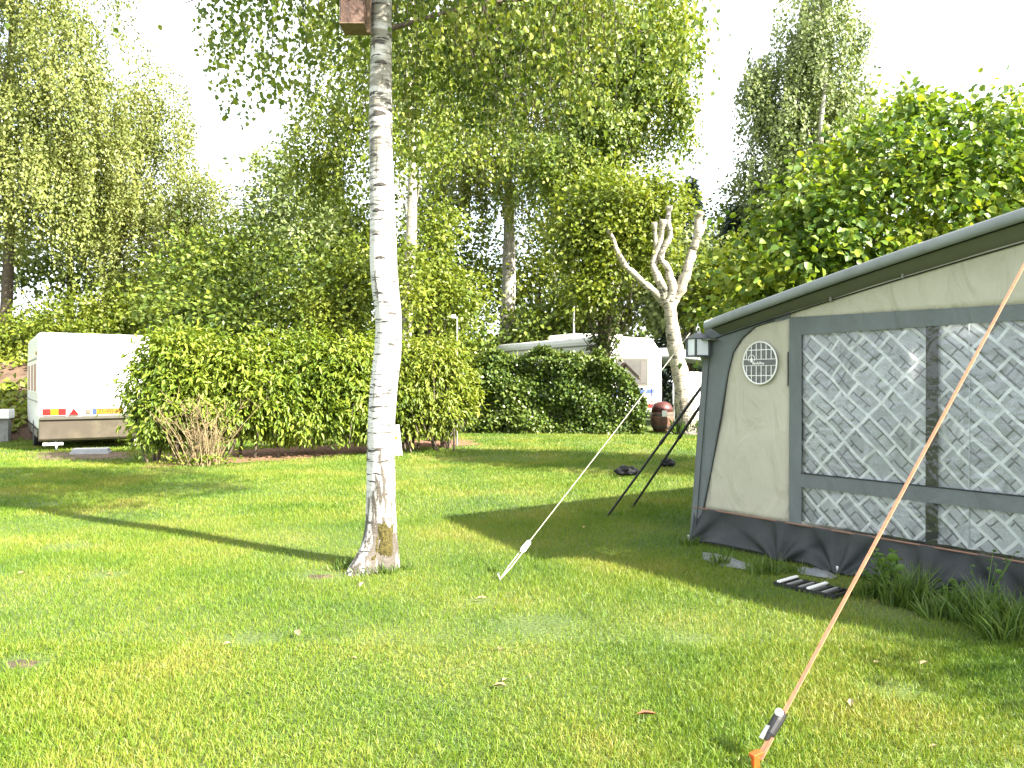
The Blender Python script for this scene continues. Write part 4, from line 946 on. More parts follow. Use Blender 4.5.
MB().box((-.36, -.16, 0), (.36, .16, .075)).build('lower_slab', M['grey_step'], st, bevel=.008); MB().box((-.33, -.14, .078), (.33, .15, .14)).build('upper_slab', M['grey_step'], st, bevel=.008)
lw = thing('low_wall', 'low pale concrete block wall at the foot of the earth bank', 'wall', (-12.95, 19.2, 0), .35)
MB().box((-2.6, -.14, 0), (.35, .14, .58)).build('blocks', M['concrete'], lw, bevel=.01)
for i in range(5): MB().box((-2.6 + i * .58, -.155, .0), (-2.6 + i * .58 + .56, -.1415, .2)).build('block_face', M['concrete'], lw, bevel=.01)
MB().box((-2.65, -.26, .585), (.40, .26, .82)).build('coping', M['white_paint'], lw, bevel=.02)

# ------------------------------------------------------------------ caravan behind the clipped hedge
c2x = Vector((.87, .49, 0)).normalized(); rz2 = math.atan2(c2x.y, c2x.x)
C2 = Vector(((600 - 512) / F * 24.3, 24.3, .10))
c2 = thing('caravan', 'white caravan with a blue stripe behind the clipped dark hedge', 'caravan', C2, rz2)
W2, L2_ = 2.55, 7.0
MB().prism([(.02, .40), (W2 - .02, .40), (W2, 1.0), (W2 - .02, 2.38), (W2 - .42, 2.84), (.1, 2.88), (.0, 2.7)], 'y', 0, L2_).build('body', M['white_paint'], c2, bevel=.07)
bw = MB().box((.62, -.03, 1.28), (1.92, .001, 2.18)).build('window', M['dark_trim'], c2, bevel=.03)
MB().box((.69, -.037, 1.35), (1.85, -.0315, 2.10)).build('pane', M['pale_blind'], bw); MB().box((1.60, -.041, 1.36), (1.83, -.0385, 2.08)).build('blind_gap', M['dark_glass'], bw)
MB().box((.03, -.012, .96), (2.3, .001, 1.00)).build('stripe', M['blue'], c2); MB().box((.03, -.012, 1.03), (2.2, .001, 1.17)).build('stripe', M['blue'], c2)
MB().box((.04, -.02, 2.22), (W2 - .1, .001, 2.25)).build('rear_rail', M['grey_trim'], c2)
for xx in (2.1, 2.36): MB().tube([(xx, -.03, .75), (xx, -.03, 2.2)], .02, 6).build('drain_pipe', M['steel'], c2)
MB().box((.5, 2.2, 2.86), (1.6, 3.9, 3.08)).build('roof_box', M['white_plastic'], c2, bevel=.06); MB().box((.8, .4, 2.86), (1.2, .8, 2.96)).build('roof_hatch', M['white_plastic'], c2, bevel=.03)
MB().box((-.02, .2, 2.56), (-.001, L2_ - .3, 2.60)).build('awning_rail', M['grey_trim'], c2)
MB().tube([(.15, 1.7, 2.85), (.15, 1.7, 3.95)], .03, 6).build('mast', M['white_plastic'], c2)
for xx in (.0, W2 - .2): MB().prism([(3.4 + .32 * math.cos(a), .32 + .32 * math.sin(a)) for a in np.linspace(0, 2 * PI, 24, endpoint=False)], 'x', xx, xx + .18).build('wheel', M['rubber'], c2)
MB().box((1.9, -.02, .55), (2.2, .0, .68)).build('tail_light', M['red_lens'], c2)
# its awning, seen past the pollarded tree
a2 = thing('porch_awning', 'pale roofed white awning beyond the pollarded tree', 'tent', P(676, 440, 25.8), rz2)
a2.location.z = 0
MB().add([(-.1, 0, 2.35), (3.6, 0, 2.05), (3.6, 4.5, 2.15), (-.1, 4.5, 2.5), (-.1, 0, 2.65), (3.6, 0, 2.2), (3.6, 4.5, 2.3), (-.1, 4.5, 2.8)], [(3, 2, 1, 0), (4, 5, 6, 7), (0, 1, 5, 4), (1, 2, 6, 5), (2, 3, 7, 6), (3, 0, 4, 7)]).build('roof', M['pale_roof'], a2, bevel=.03)
MB().grid(lambda u, v: (.35 + 3.2 * u, .12 + .04 * math.sin(u * 22), .05 + 1.8 * v), 30, 4).build('side_wall', M['white_paint'], a2, smooth=True, solid=.01)
MB().grid(lambda u, v: (-.35 + .55 * u * (1.25 - .35 * v), -.25 + .05 * math.sin(u * 14), .75 + 1.5 * v), 24, 6).build('side_drape', M['drape'], a2, smooth=True, solid=.012)
for xx in (-.05, 3.5): MB().tube([(xx, .05, 0), (xx, .05, 2.2)], .025, 6).build('pole', M['steel'], a2)

br = thing('barrel_planter', 'red topped wooden barrel with a white label beside the dark hedge', 'barrel', P(662, 432, 22.9)); br.location.z = 0
MB().lathe([(.24, 0), (.33, .25), (.35, .42), (.32, .62)], 20).build('barrel', M['barrel'], br, smooth=True)
for z in (.16, .5): MB().lathe([(.325 if z < .3 else .345, z), (.33 if z < .3 else .342, z + .05)], 20).build('hoop', M['dark_trim'], br)
MB().lathe([(.325, .625), (.31, .74), (.24, .86), (.1, .92)], 20).build('lid', M['red'], br, smooth=True)
MB().box((-.07, -.40, .48), (.08, -.362, .66)).build('label_card', M['white_plastic'], br, bevel=.01)
bt = thing('bin_bag', 'small white bag on the ground by the pollarded tree', 'bag', P(678, 432, 22.3)); bt.location.z = 0
ball_mesh((0, 0, .16), (.17, .15, .2), 4, .4, 10).build('body', M['white_plastic'], bt, smooth=True); MB().tube([(0, 0, .32), (.02, 0, .42)], [.05, .02], 8).build('knot', M['white_plastic'], bt)
bf = thing('bird_table', 'wooden bird table roof sticking out of the hedge by the caravan window', 'bird table', P(624, 432, 23.1)); bf.location.z = .0
MB().tube([(0, 0, 0), (0, 0, 1.55)], .035, 8).build('post', M['wood_brown'], bf); MB().box((-.28, -.2, 1.55), (.28, .2, 1.59)).build('tray', M['wood_brown'], bf)
for sx in (-1, 1):
    MB().prism([(0, 2.08), (sx * .46, 1.62), (sx * .46, 1.575), (0, 2.03)], 'y', -.28, .28).build('roof_board', M['wood_brown'], bf)
MB().box((-.03, -.02, 1.59), (.03, .02, 2.02)).build('roof_post', M['wood_brown'], bf)

lp = thing('lamp_post', 'thin grey pole with a small head rising above the leafy shrub', 'lamp post', P(457, 432, 17.9)); lp.location.z = 0
MB().tube([(0, 0, 0), (0, 0, 3.02)], .02, 8).build('pole', M['steel'], lp); MB().box((-.14, -.04, 2.97), (-.025, .04, 3.07)).build('head', M['grey_step'], lp, bevel=.02)
po = thing('bollard', 'short reddish wooden stump at the end of the leafy shrub', 'stump', P(446, 446, 17.6)); po.location.z = 0
MB().lathe([(.135, 0), (.13, .3), (.125, .37), (.09, .385)], 14).build('stump', M['wood_red'], po, smooth=False)
MB().lathe([(.141, .30), (.139, .345)], 14).build('band', M['grey_trim'], po)
ws = thing('marker_post', 'white painted wooden stake beside the birch trunk under the shrub', 'stake', P(399, 455, 15.6)); ws.location.z = 0
MB().add([(-.07, -.03, 0), (.07, -.03, 0), (.07, .03, 0), (-.07, .03, 0), (-.12, -.03, .62), (.0, -.03, .64), (.0, .03, .64), (-.12, .03, .62)], [(3, 2, 1, 0), (4, 5, 6, 7), (0, 1, 5, 4), (1, 2, 6, 5), (2, 3, 7, 6), (3, 0, 4, 7)]).build('stake', M['white_paint'], ws, bevel=.01)
MB().box((-.115, -.04, .5), (.0, -.032, .58)).build('number_tag', M['grey_step'], ws)

# ------------------------------------------------------------------ hedges and shrubs
def leafy_shrub(name, label, base, blobs, leafm, nclump, per, sig, ln, wd, cat='hedge', droop=.7, nstem=14, core=None, cr='foliage', shape='lance', shell=.28, floor=.25):
    base = Vector(base); t = thing(name, label, cat, base)
    p, od, c = crown_points(blobs, nclump, per, sig, shell, floor)
    n = len(p)
    ax = od * .8 + rng.normal(size=(n, 3)) * .45 + np.array([0, 0, -droop]); nm = od * .7 + rng.normal(size=(n, 3)) * .45 + np.array([0, 0, .8])
    sz = rng.uniform(.65, 1.25, n)
    leaves(cr, p, ax, nm, ln * sz, wd * sz, leafm, t, base, shape)
    mb = MB()
    for k in range(nstem):
        b = blobs[k % len(blobs)]; x = b[0] + R.uniform(-.6, .6) * b[3]; y = b[1] + R.uniform(-.5, .5) * b[4]
        tip = Vector((x + R.uniform(-.4, .4), y + R.uniform(-.3, .3), b[2] + b[5] * R.uniform(.3, .9)))
        a = Vector((x, y, -.03)); m_ = a.lerp(tip, .5) + Vector((R.uniform(-.15, .15), R.uniform(-.1, .1), 0))
        mb.tube([a - base, m_ - base, tip - base], [.03, .022, .008], 6, False)
    for k in range(min(60, len(c))):
        q = Vector(c[k]); b0 = Vector((q.x * .7 + base.x * .3 if False else q.x + R.uniform(-.4, .4), q.y + R.uniform(-.2, .3), max(.3, q.z - R.uniform(.5, 1.2))))
        mb.tube([b0 - base, q - base], [.011, .004], 5, False)
    mb.build('stems', M['bark'], t, smooth=True)
    return t
def seg(a, b, s): return Vector(a).lerp(Vector(b), s)
h0, h1 = Vector((-6.55, 14.3, 0)), Vector((-2.75, 16.0, 0))
hb = [(-6.5, 14.4, 1.35, .5, .5, .95), (-6.4, 14.25, .7, .5, .45, .5), (-6.35, 14.5, 1.9, .5, .5, .55)]
for i in range(11):
    s = i / 10; c = seg(h0, h1, s)
    top = 2.42 + .10 * math.sin(i * 2.1) + (-.12 if i in (3, 4) else 0)
    hb.append((c.x + R.uniform(-.1, .1), c.y + R.uniform(-.1, .1), top * .66, .62, .62, top * .37))
    hb.append((c.x + R.uniform(-.2, .2), c.y - .12 + R.uniform(-.12, .12), .95 + .15 * math.sin(i * 1.7), .62, .62, .62 if i not in (2, 3) else .35))
leafy_shrub('hedge', 'bright yellow green leafy hedge between the left caravan and the birch', h0.lerp(h1, .5), hb, L['laurel'], 2700, 13, .11, .135, .05, droop=.6)
s2b = [(-2.0, 16.4, 1.5, .8, .7, .95), (-1.55, 16.9, 1.45, .75, .7, .85), (-2.4, 16.2, 1.2, .6, .6, .9), (-1.35, 17.0, 1.0, .65, .6, .55), (-1.8, 16.5, .8, .7, .6, .45), (-1.7, 16.6, 2.0, .6, .6, .5)]
leafy_shrub('shrub', 'rounded yellow green shrub to the right of the birch trunk', (-1.8, 16.6, 0), s2b, L['lime'], 900, 13, .12, .13, .05, 'shrub', .55, 12)
# clipped ivy hedge
hx0, hx1, hy = -1.25, 3.55, 22.75
def clipped():
    t = thing('hedge', 'dark clipped ivy hedge in front of the blue striped caravan', 'hedge', (1.2, hy, 0))
    n = 30000
    u = rng.random(n); face = rng.choice(4, n, p=[.56, .22, .11, .11])
    x = hx0 + (hx1 - hx0) * u; y = np.full(n, hy) + rng.uniform(-.5, .5, n); z = rng.uniform(0, 1, n) ** .85 * 2.16
    out = np.zeros((n, 3))
    y = np.where(face == 0, hy - .5, y); out[face == 0] = (0, -1, .25)
    z = np.where(face == 1, 2.18, z); out[face == 1] = (0, -.2, 1)
    x = np.where(face == 2, hx0, x); out[face == 2] = (-1, 0, .2); x = np.where(face == 3, hx1, x); out[face == 3] = (1, -.1, .2)
    bump = .11 * np.sin(x * 3.1 + z * 2) + .09 * np.sin(x * 5.3 - z * 4.1) + .08 * np.sin(z * 6 + x)
    p = np.c_[x, y, z] + out * (bump + rng.normal(0, .07, n))[:, None]
    # rounded right shoulder and a foot that spreads at the right end
    r_ = np.clip((p[:, 0] - 2.0) / 1.5, 0, 1.2); p[:, 1] -= .3 * r_ * (1 - p[:, 2] / 2.4)
    lim = np.interp(p[:, 2], [0, 1, 1.75, 2.15], [3.95, 3.62, 3.18, 2.78])
    p[:, 0] = np.where(p[:, 0] > 2.0, 2.0 + (p[:, 0] - 2.0) * (lim - 2.0) / 1.55, p[:, 0])
    ax = out * .6 + rng.normal(size=(n, 3)) * .6 + np.array([0, 0, -.5]); nm = out + rng.normal(size=(n, 3)) * .55 + np.array([0, 0, .3])
    sz = rng.uniform(.6, 1.3, n)
    leaves('foliage', p, ax, nm, .10 * sz, .085 * sz, L['ivy'], t, (1.2, hy, 0), 'diamond')
    MB().grid(lambda a, b: (0, 0, 0), 1, 1)
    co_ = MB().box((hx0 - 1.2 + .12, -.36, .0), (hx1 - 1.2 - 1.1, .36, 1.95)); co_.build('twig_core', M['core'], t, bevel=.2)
    k = 260
    q = np.c_[rng.uniform(hx0, hx1 - 1.1, k), np.full(k, hy) + rng.uniform(-.4, .2, k), rng.uniform(2.12, 2.26, k)]
    leaves('top_shoots', q, np.c_[rng.normal(0, .3, (k, 2)), np.ones(k)], rng.normal(size=(k, 3)), rng.uniform(.08, .2, k), .05, L['lime'], t, (1.2, hy, 0), 'diamond')
clipped()
# dry twiggy shrub in front of the leafy hedge
ds = thing('dead_shrub', 'bare tan twiggy shrub in front of the leafy hedge', 'shrub', G(203, 466))
dm = MB()
for i in range(80):
    a = R.uniform(0, 2 * PI); e = R.uniform(.05, 1.0); h = R.uniform(.4, 1.3); b0 = Vector((R.gauss(0, .16), R.gauss(0, .12), 0))
    tip = b0 + Vector((math.cos(a) * e * h, math.sin(a) * e * h * .7, h)); mid = b0.lerp(tip, .5) + Vector((R.gauss(0, .05), R.gauss(0, .05), .08))
    dm.tube([b0, mid, tip], [.007, .005, .002], 4, False)
    for k in range(4):
        s = R.uniform(.35, .95); q = mid.lerp(tip, s) if s > .5 else b0.lerp(mid, s * 2)
        dm.tube([q, q + Vector((R.gauss(0, .12), R.gauss(0, .1), R.uniform(.05, .25)))], [.005, .002], 4, False)
dm.build('twigs', M['dry_twig'], ds)
ivx = rng.normal(0, .3, (260, 3)) * np.array([1.2, .5, .2]) + np.array([0, 0, .12])
leaves('low_leaves', ivx, rng.normal(size=(260, 3)), rng.normal(size=(260, 3)) + np.array([0, 0, .7]), .09, .045, L['lime'], ds, (0, 0, 0), 'diamond')

def trunk_line(h, r, lean=(0, 0), k=6, wob=.04):
    return [(lean[0] * s + R.uniform(-wob, wob) * (i > 0) * h * .12, lean[1] * s, h * s, r * (1 - .8 * s) + .01) for i, s in enumerate(np.linspace(0, 1, k + 1))]
def blob(px, py, d, rx, rz, ry=None):
    c = P(px, py, d); k = d / F
    return (c.x, c.y, c.z, rx * k, (ry if ry else rx) * k, rz * k)
def base_at(px, d): return Vector(((px - 512) / F * d, d, 0))

# pollarded birch beside the far caravan
pb = base_at(687, 22.0)
po_ = thing('pollarded_birch', 'pollarded white birch with cut bare limbs beside the far caravan', 'tree', pb)
pm = MB()
def pp(px, py): return P(px, py, 22.0) - pb
def rough_limb(mb, pts, rad, sides=12, cut=True):
    """a knobbly limb that ends in a thickened cut"""
    P_, R_ = [], []
    for i in range(len(pts) - 1):
        for k in range(5):
            u = k / 5; P_.append(pts[i].lerp(pts[i + 1], u)); R_.append(rad[i] * (1 - u) + rad[i + 1] * u)
    P_.append(pts[-1]); R_.append(rad[-1])
    n = len(P_)
    P_ = [P_[0]] + [(P_[i - 1] + P_[i] * 2 + P_[i + 1]) / 4 for i in range(1, n - 1)] + [P_[-1]]
    P_ = [p + Vector((noise.noise(p * 3), noise.noise(p * 3 + Vector((9, 0, 0))), 0)) * .04 for p in P_]
    R_ = [q * (1 + .22 * noise.noise(p * 5) + .15 * noise.noise(p * 11)) for p, q in zip(P_, R_)]
    if cut:
        R_[-2] *= 1.35; R_[-1] *= 1.25
    k0 = len(mb.v); mb.tube(P_, R_, sides)
    for i in range(k0, len(mb.v)):
        v = Vector(mb.v[i]); mb.v[i] = tuple(v + Vector((noise.noise(v * 9), noise.noise(v * 9 + Vector((5, 5, 5))), noise.noise(v * 7))) * .022)
rough_limb(pm, [pp(689, 440), pp(687, 425), pp(682, 385), pp(675, 345), pp(671, 318), pp(669, 300)], [.38, .28, .24, .215, .2, .19], 16, False)
for pts, rr in (([(669, 306), (655, 292), (640, 280), (625, 265), (616, 248), (608, 228)], [.13, .11, .095, .085, .075, .06]), ([(668, 300), (660, 282), (655, 268), (657, 245), (655, 222)], [.12, .10, .09, .085, .075]), ([(666, 302), (657, 280), (652, 262), (661, 240), (664, 220)], [.10, .085, .08, .1, .1]),
                ([(670, 302), (672, 285), (668, 270), (660, 260), (664, 247), (670, 236), (668, 220), (669, 206)], [.12, .11, .10, .085, .08, .08, .075, .07]), ([(672, 304), (680, 290), (688, 268), (694, 248), (700, 232), (708, 220)], [.16, .15, .14, .125, .10, .07]), ([(694, 250), (697, 236), (698, 222), (699, 212)], [.12, .12, .12, .11])):
    rough_limb(pm, [pp(*q) + Vector((0, R.uniform(-.1, .1), 0)) for q in pts], rr)
pm.build('trunk', M['pollard'], po_, smooth=True)
nn = 420
vz_ = rng.uniform(.0, 1.0, nn); cpx = np.interp(vz_, [0, 1], [0, -.15])
leaves('shoots', np.c_[rng.uniform(-.42, .42, nn), rng.uniform(-.3, .3, nn), .0 + .25 * rng.random(nn)], np.c_[rng.normal(0, .6, (nn, 2)), np.ones(nn)], rng.normal(size=(nn, 3)), rng.uniform(.1, .3, nn), .05, L['grass_long'], po_, (0, 0, 0), 'diamond')

# hazel behind the awning
tree('hazel_tree', 'large leaved hazel rising behind the grey awning roof', (5.6, 12.2, 0), [(0, 0, -.05, .14), (.1, 0, 1.5, .12), (.0, .1, 3.0, .09), (.2, 0, 4.4, .04)],
     [blob(905, 215, 11.8, 95, 75, 90), blob(985, 195, 11.4, 75, 75), blob(800, 250, 12.0, 62, 58, 60), blob(870, 165, 12.2, 55, 45), blob(960, 140, 12, 55, 35), blob(750, 285, 12.4, 42, 42), blob(870, 290, 11.6, 120, 70, 90), blob(1060, 200, 11.6, 60, 85), blob(1000, 300, 11.5, 90, 90), blob(740, 330, 12.6, 40, 40), blob(830, 215, 11.6, 45, 45), blob(1003, 112, 12, 22, 16), blob(905, 112, 12, 20, 18), blob(945, 108, 12, 16, 12), blob(862, 138, 12, 16, 16), blob(790, 195, 12, 20, 16), blob(755, 245, 12.2, 16, 16)],
     L['hazel'], 950, 17, .19, .115, .098, 'round', .55, nlimb=60, r0=.03, shell=.33, floor=.4)

# the tall weeping birches at the left
weeping('weeping_birch', 'tall weeping birch with yellowish drooping shoots at the far left', base_at(2, 24.5), trunk_line(16.5, .2, (.5, 0), 8),
        [blob(20, 80, 23.5, 90, 90), blob(70, 60, 23, 48, 70), blob(40, 165, 23.5, 75, 70), blob(95, 160, 24, 45, 60), blob(30, -60, 23.5, 90, 80), blob(-50, 130, 24, 60, 120)],
        L['weeping'], 3700, (.8, 2.3), .07, .105, .07, nlimb=26, cluster=9, r0=.07, sway=.15, bark='bark')
weeping('weeping_birch', 'rounded yellowish birch leaning right above the white caravan', base_at(108, 26), [(0, 0, -.05, .2), (.3, 0, 2.5, .18), (.1, 0, 5, .15), (.9, 0, 8, .10), (1.4, 0, 11, .04)],
        [blob(150, 160, 26, 58, 70), blob(185, 220, 26, 42, 70), blob(120, 230, 26, 50, 70), blob(150, 95, 26, 45, 40), blob(165, 275, 25.5, 45, 40), blob(200, 185, 26, 22, 45), blob(110, 110, 25.5, 35, 50)],
        L['weeping'], 2400, (.5, 1.7), .07, .105, .07, bark='bark', nlimb=26, cluster=9, r0=.07, sway=.15)
tree('dark_tree', 'dark leafy tree low against the bright sky behind the weeping birches', base_at(70, 29), trunk_line(7.5, .22), [blob(40, 265, 29, 65, 30), blob(105, 262, 29, 50, 45), blob(-10, 250, 29, 50, 40), blob(80, 225, 29, 50, 30)], L['dark'], 520, 14, .32, .17, .12, 'diamond', .3, nlimb=22)
for i, (px, py, d, rx, rz, key, lab) in enumerate(((12, 345, 24.0, 42, 30, 'lime', 'light green bush on the bank left of the white caravan'), (75, 322, 24.5, 50, 30, 'lime', 'yellow green bush showing above the white caravan roof'), (118, 312, 25, 36, 38, 'maple', 'mid green bush between the caravan roof and the dark tree'), (-45, 340, 25, 45, 50, 'maple', 'leafy bush at the very edge of the earth bank'))):
    k = d / F
    tree('bush', lab, base_at(px, d), trunk_line(1.6, .07, (0, 0), 3), [blob(px, py, d, rx, rz), blob(px + rx * .5, py + rz * .4, d - .5, rx * .6, rz * .8), blob(px - rx * .5, py + rz * .5, d - .4, rx * .6, rz * .7)], L[key], 420, 12, .24, .14, .09, 'diamond', .3, nlimb=14, r0=.03, cat='bush', crown='foliage', stem='stems')
for i in range(22):                      # ivy and weeds creeping down the earth bank
    pass
bk = thing('ground_ivy', 'patches of ivy and weeds creeping over the earth bank', 'ivy', (-15, 22, 0))
u = rng.random(2600); v = rng.random(2600)
cl = rng.integers(0, 34, 2600); cu = rng.random(34); cvv = rng.random(34) * .6
uu = np.clip(cu[cl] * .9 + rng.normal(0, .035, 2600), 0, 1); vv = np.clip(cvv[cl] + rng.normal(0, .06, 2600), 0, 1)
uu = .62 + .3 * uu
bp_ = np.c_[-30 + 21 * uu + 2.5 * vv, 20.5 + 7 * vv - 2 * uu + 3.5 * np.maximum(0, uu - .6), (2.25 * np.sin(np.minimum(1, vv * 1.5) * PI / 2)) * (1 - np.maximum(0, (uu - .72) / .28) ** 2) + .1]
leaves('foliage', bp_, rng.normal(size=(2600, 3)) + np.array([0, -.5, -.2]), rng.normal(size=(2600, 3)) * .5 + np.array([0, -.6, .8]), .2, .15, L['lime'], bk, (-15, 22, 0), 'diamond')

tree('dark_green_tree', 'broad dark green tree behind the leafy hedge', base_at(255, 21.5), trunk_line(5.0, .2), [blob(215, 275, 21.5, 60, 48), blob(290, 290, 21, 62, 45), blob(330, 300, 20.5, 45, 40), blob(180, 300, 21.5, 40, 45), blob(250, 255, 22, 50, 36), blob(240, 320, 20.8, 90, 40)],
     L['dark'], 900, 16, .26, .15, .10, 'diamond', .25, nlimb=26, floor=1.0)
tree('bush', 'yellow green sapling showing left of the birch trunk', base_at(345, 20), trunk_line(4.0, .07, (0, 0), 4), [blob(345, 300, 20, 34, 40), blob(360, 262, 20, 22, 30), blob(318, 318, 19.6, 30, 26)], L['maple'], 330, 13, .2, .12, .075, 'diamond', .3, nlimb=16, r0=.025, cat='bush', crown='foliage', stem='stems', floor=1.5)
tree('bush', 'light green sapling between the birch trunk and the lamp pole', base_at(430, 19), trunk_line(5.0, .08, (0, 0), 4), [blob(425, 270, 19, 34, 52), blob(455, 300, 19, 34, 34), blob(408, 300, 17.3, 20, 34), blob(412, 262, 17.3, 12, 22), blob(440, 225, 19, 22, 30)], L['maple'], 560, 13, .2, .12, .075, 'diamond', .3, nlimb=22, r0=.025, cat='bush', crown='foliage', stem='stems', floor=1.2)
# birches further back whose trunks show
weeping('birch_tree', 'slim ivy clad birch just right of the near birch trunk', base_at(403, 18.0), [(0, 0, -.05, .17), (.05, 0, 2.5, .15), (.2, 0, 5, .13), (.2, .2, 6.5, .10), (.1, 0, 9, .10), (.2, 0, 11.5, .05)],
        [blob(345, 110, 21, 62, 62), blob(408, 60, 16.6, 42, 60), blob(410, 130, 16.4, 38, 38), blob(430, 60, 20, 70, 65), blob(315, 165, 21.5, 40, 42), blob(360, 25, 21, 65, 45), blob(455, 130, 21, 45, 40)], L['maple'], 2300, (.3, 1.1), .07, .11, .08, nlimb=8, cluster=3, bark='pollard', r0=.014)
weeping('birch_tree', 'white trunked birch rising behind the left end of the dark hedge', base_at(507, 34.0), [(0, 0, -.05, .38), (0, 0, 3.5, .34), (.08, 0, 6, .31), (.1, 0, 9, .22), (.0, 0, 12, .10), (0, 0, 15, .04)],
        [blob(500, 120, 32, 75, 80), blob(560, 60, 32, 80, 80), blob(470, 165, 32, 50, 42), blob(545, 165, 31, 45, 32), blob(450, 60, 32, 60, 70), blob(620, 90, 31, 45, 70), blob(540, 0, 32, 100, 60)], L['birch_mid'], 3600, (.6, 2.2), .075, .14, .10, r0=.03, nlimb=20, cluster=4)
weeping('birch_tree', 'birch with long hanging shoots above the pollarded tree', base_at(607, 28), [(0, 0, -.05, .2), (-.15, 0, 3, .18), (.1, 0, 5, .16), (.4, 0, 8, .1), (.8, 0, 11, .04)],
        [blob(640, 60, 27, 40, 75), blob(600, 110, 27, 50, 60), blob(668, 40, 26, 26, 65), blob(575, 30, 27, 60, 50), blob(678, 110, 26.5, 14, 35), blob(560, 160, 27, 60, 40)], L['birch_near'], 2600, (.4, 1.5), .06, .13, .10, nlimb=20, cluster=3)
weeping('birch_tree', 'slim pale birch leaning behind the far caravan roof', base_at(562, 34), [(0, 0, -.05, .24), (.15, 0, 3, .22), (.5, 0, 6.5, .19), (.8, 0, 10, .1), (1, 0, 13, .04)],
        [blob(585, 160, 34, 45, 40), blob(600, 110, 34, 45, 50)], L['birch_mid'], 500, (.5, 1.6), .08, .14, .1, nlimb=10, cluster=4)
# ivy clad maple above the dark hedge
mbz = base_at(603, 23.6)
kk = 1500; zz = rng.uniform(1.6, 4.4, kk); aa = rng.uniform(0, 2 * PI, kk); rr_ = .34 + rng.normal(0, .10, kk)
iv = (np.c_[mbz.x + rr_ * np.cos(aa), mbz.y + rr_ * np.sin(aa), zz], np.c_[np.cos(aa), np.sin(aa), -.6 + 0 * aa], np.c_[np.cos(aa), np.sin(aa), .4 + 0 * aa] + rng.normal(size=(kk, 3)) * .4, .13, .10)
tree('maple_tree', 'yellow green maple with an ivy clad trunk above the dark hedge', mbz, [(0, 0, -.05, .25), (0, 0, 2, .22), (.05, 0, 4, .18), (.1, 0, 5.8, .12), (.2, 0, 7.6, .05)],
     [blob(590, 235, 23, 42, 36), blob(640, 240, 23.2, 40, 40), blob(610, 200, 23, 48, 30), blob(590, 285, 22.8, 26, 26), blob(660, 200, 23.4, 28, 26)], L['maple'], 1150, 14, .24, .14, .11, 'diamond', .35, nlimb=26, r0=.05, ivy=iv, floor=2.6)
# tall birch and dark trees at the right
weeping('birch_tree', 'tall slender silvery birch alone against the sky at the right', base_at(806, 36), [(0, 0, -.05, .3), (.15, -.4, 5, .24), (-.1, -1.2, 9, .16), (.1, -1.5, 11, .12), (.0, -1.7, 13, .10), (.3, -1.5, 15, .075), (.25, -1.2, 17, .06), (.4, -.3, 19.6, .03)],
        [blob(808, 50, 36, 42, 60), blob(780, 110, 36, 40, 55), blob(838, 105, 36, 40, 55), blob(770, 180, 36, 34, 55), blob(812, 170, 36, 58, 60), blob(862, 150, 36, 22, 50), blob(800, 240, 36, 62, 45), blob(825, 5, 36, 28, 26), blob(755, 75, 36, 16, 30), blob(856, 40, 36, 10, 30)], L['silver'], 4200, (.6, 2.0), .085, .17, .12, nlimb=20, cluster=5, r0=.07, sway=.12)
tree('birch_sapling', 'soft green young birch top peeping over the hazel', base_at(912, 30), trunk_line(11.5, .14), [blob(910, 115, 30, 32, 20), blob(905, 150, 30, 40, 35)], L['silver'], 200, 14, .3, .15, .09, nlimb=14, floor=2)
tree('dark_tree', 'dark round tree at the upper right edge behind the hazel', base_at(1010, 27), trunk_line(10.5, .24), [blob(1010, 125, 27, 42, 30), blob(985, 150, 27, 30, 32), blob(1045, 130, 27, 40, 50), blob(1020, 180, 27, 60, 50)], L['dark'], 460, 14, .26, .15, .10, nlimb=20, floor=2)
def conifer(px, d, top_py, wpx, lab):
    b = base_at(px, d); h = P(px, top_py, d).z; t = thing('conifer_tree', lab, 'tree', b)
    MB().tube([(0, 0, -.05), (0, 0, h * .5), (0, 0, h)], [.25, .15, .02], 8).build('trunk', M['bark'], t)
    n = 11000; s = rng.random(n) ** .75; a = rng.integers(0, 9, n) * .7 + rng.normal(0, .22, n) + np.floor(s * 16) * 1.3
    z = h * (1 - s * .92); tier = (s * 16) % 1
    r = (wpx * d / F) * s ** .8 * (.45 + .55 * rng.random(n) ** .5) * (1 - .3 * tier)
    p = np.c_[b.x + r * np.cos(a), b.y + r * np.sin(a), z - r * .28 + rng.normal(0, .1, n)]
    leaves('crown', p, np.c_[np.cos(a), np.sin(a), -.5 + rng.normal(0, .4, n)], rng.normal(size=(n, 3)) + np.array([0, 0, .8]), rng.uniform(.2, .45, n), .10, L['conifer'], t, b)
conifer(690, 33, 180, 50, 'dark blue green conifer left of the tall silvery birch')
conifer(735, 37, 205, 50, 'smaller dark conifer at the foot of the tall silvery birch')
conifer(330, 36, 150, 55, 'dark conifer far behind to the left of the near birch')
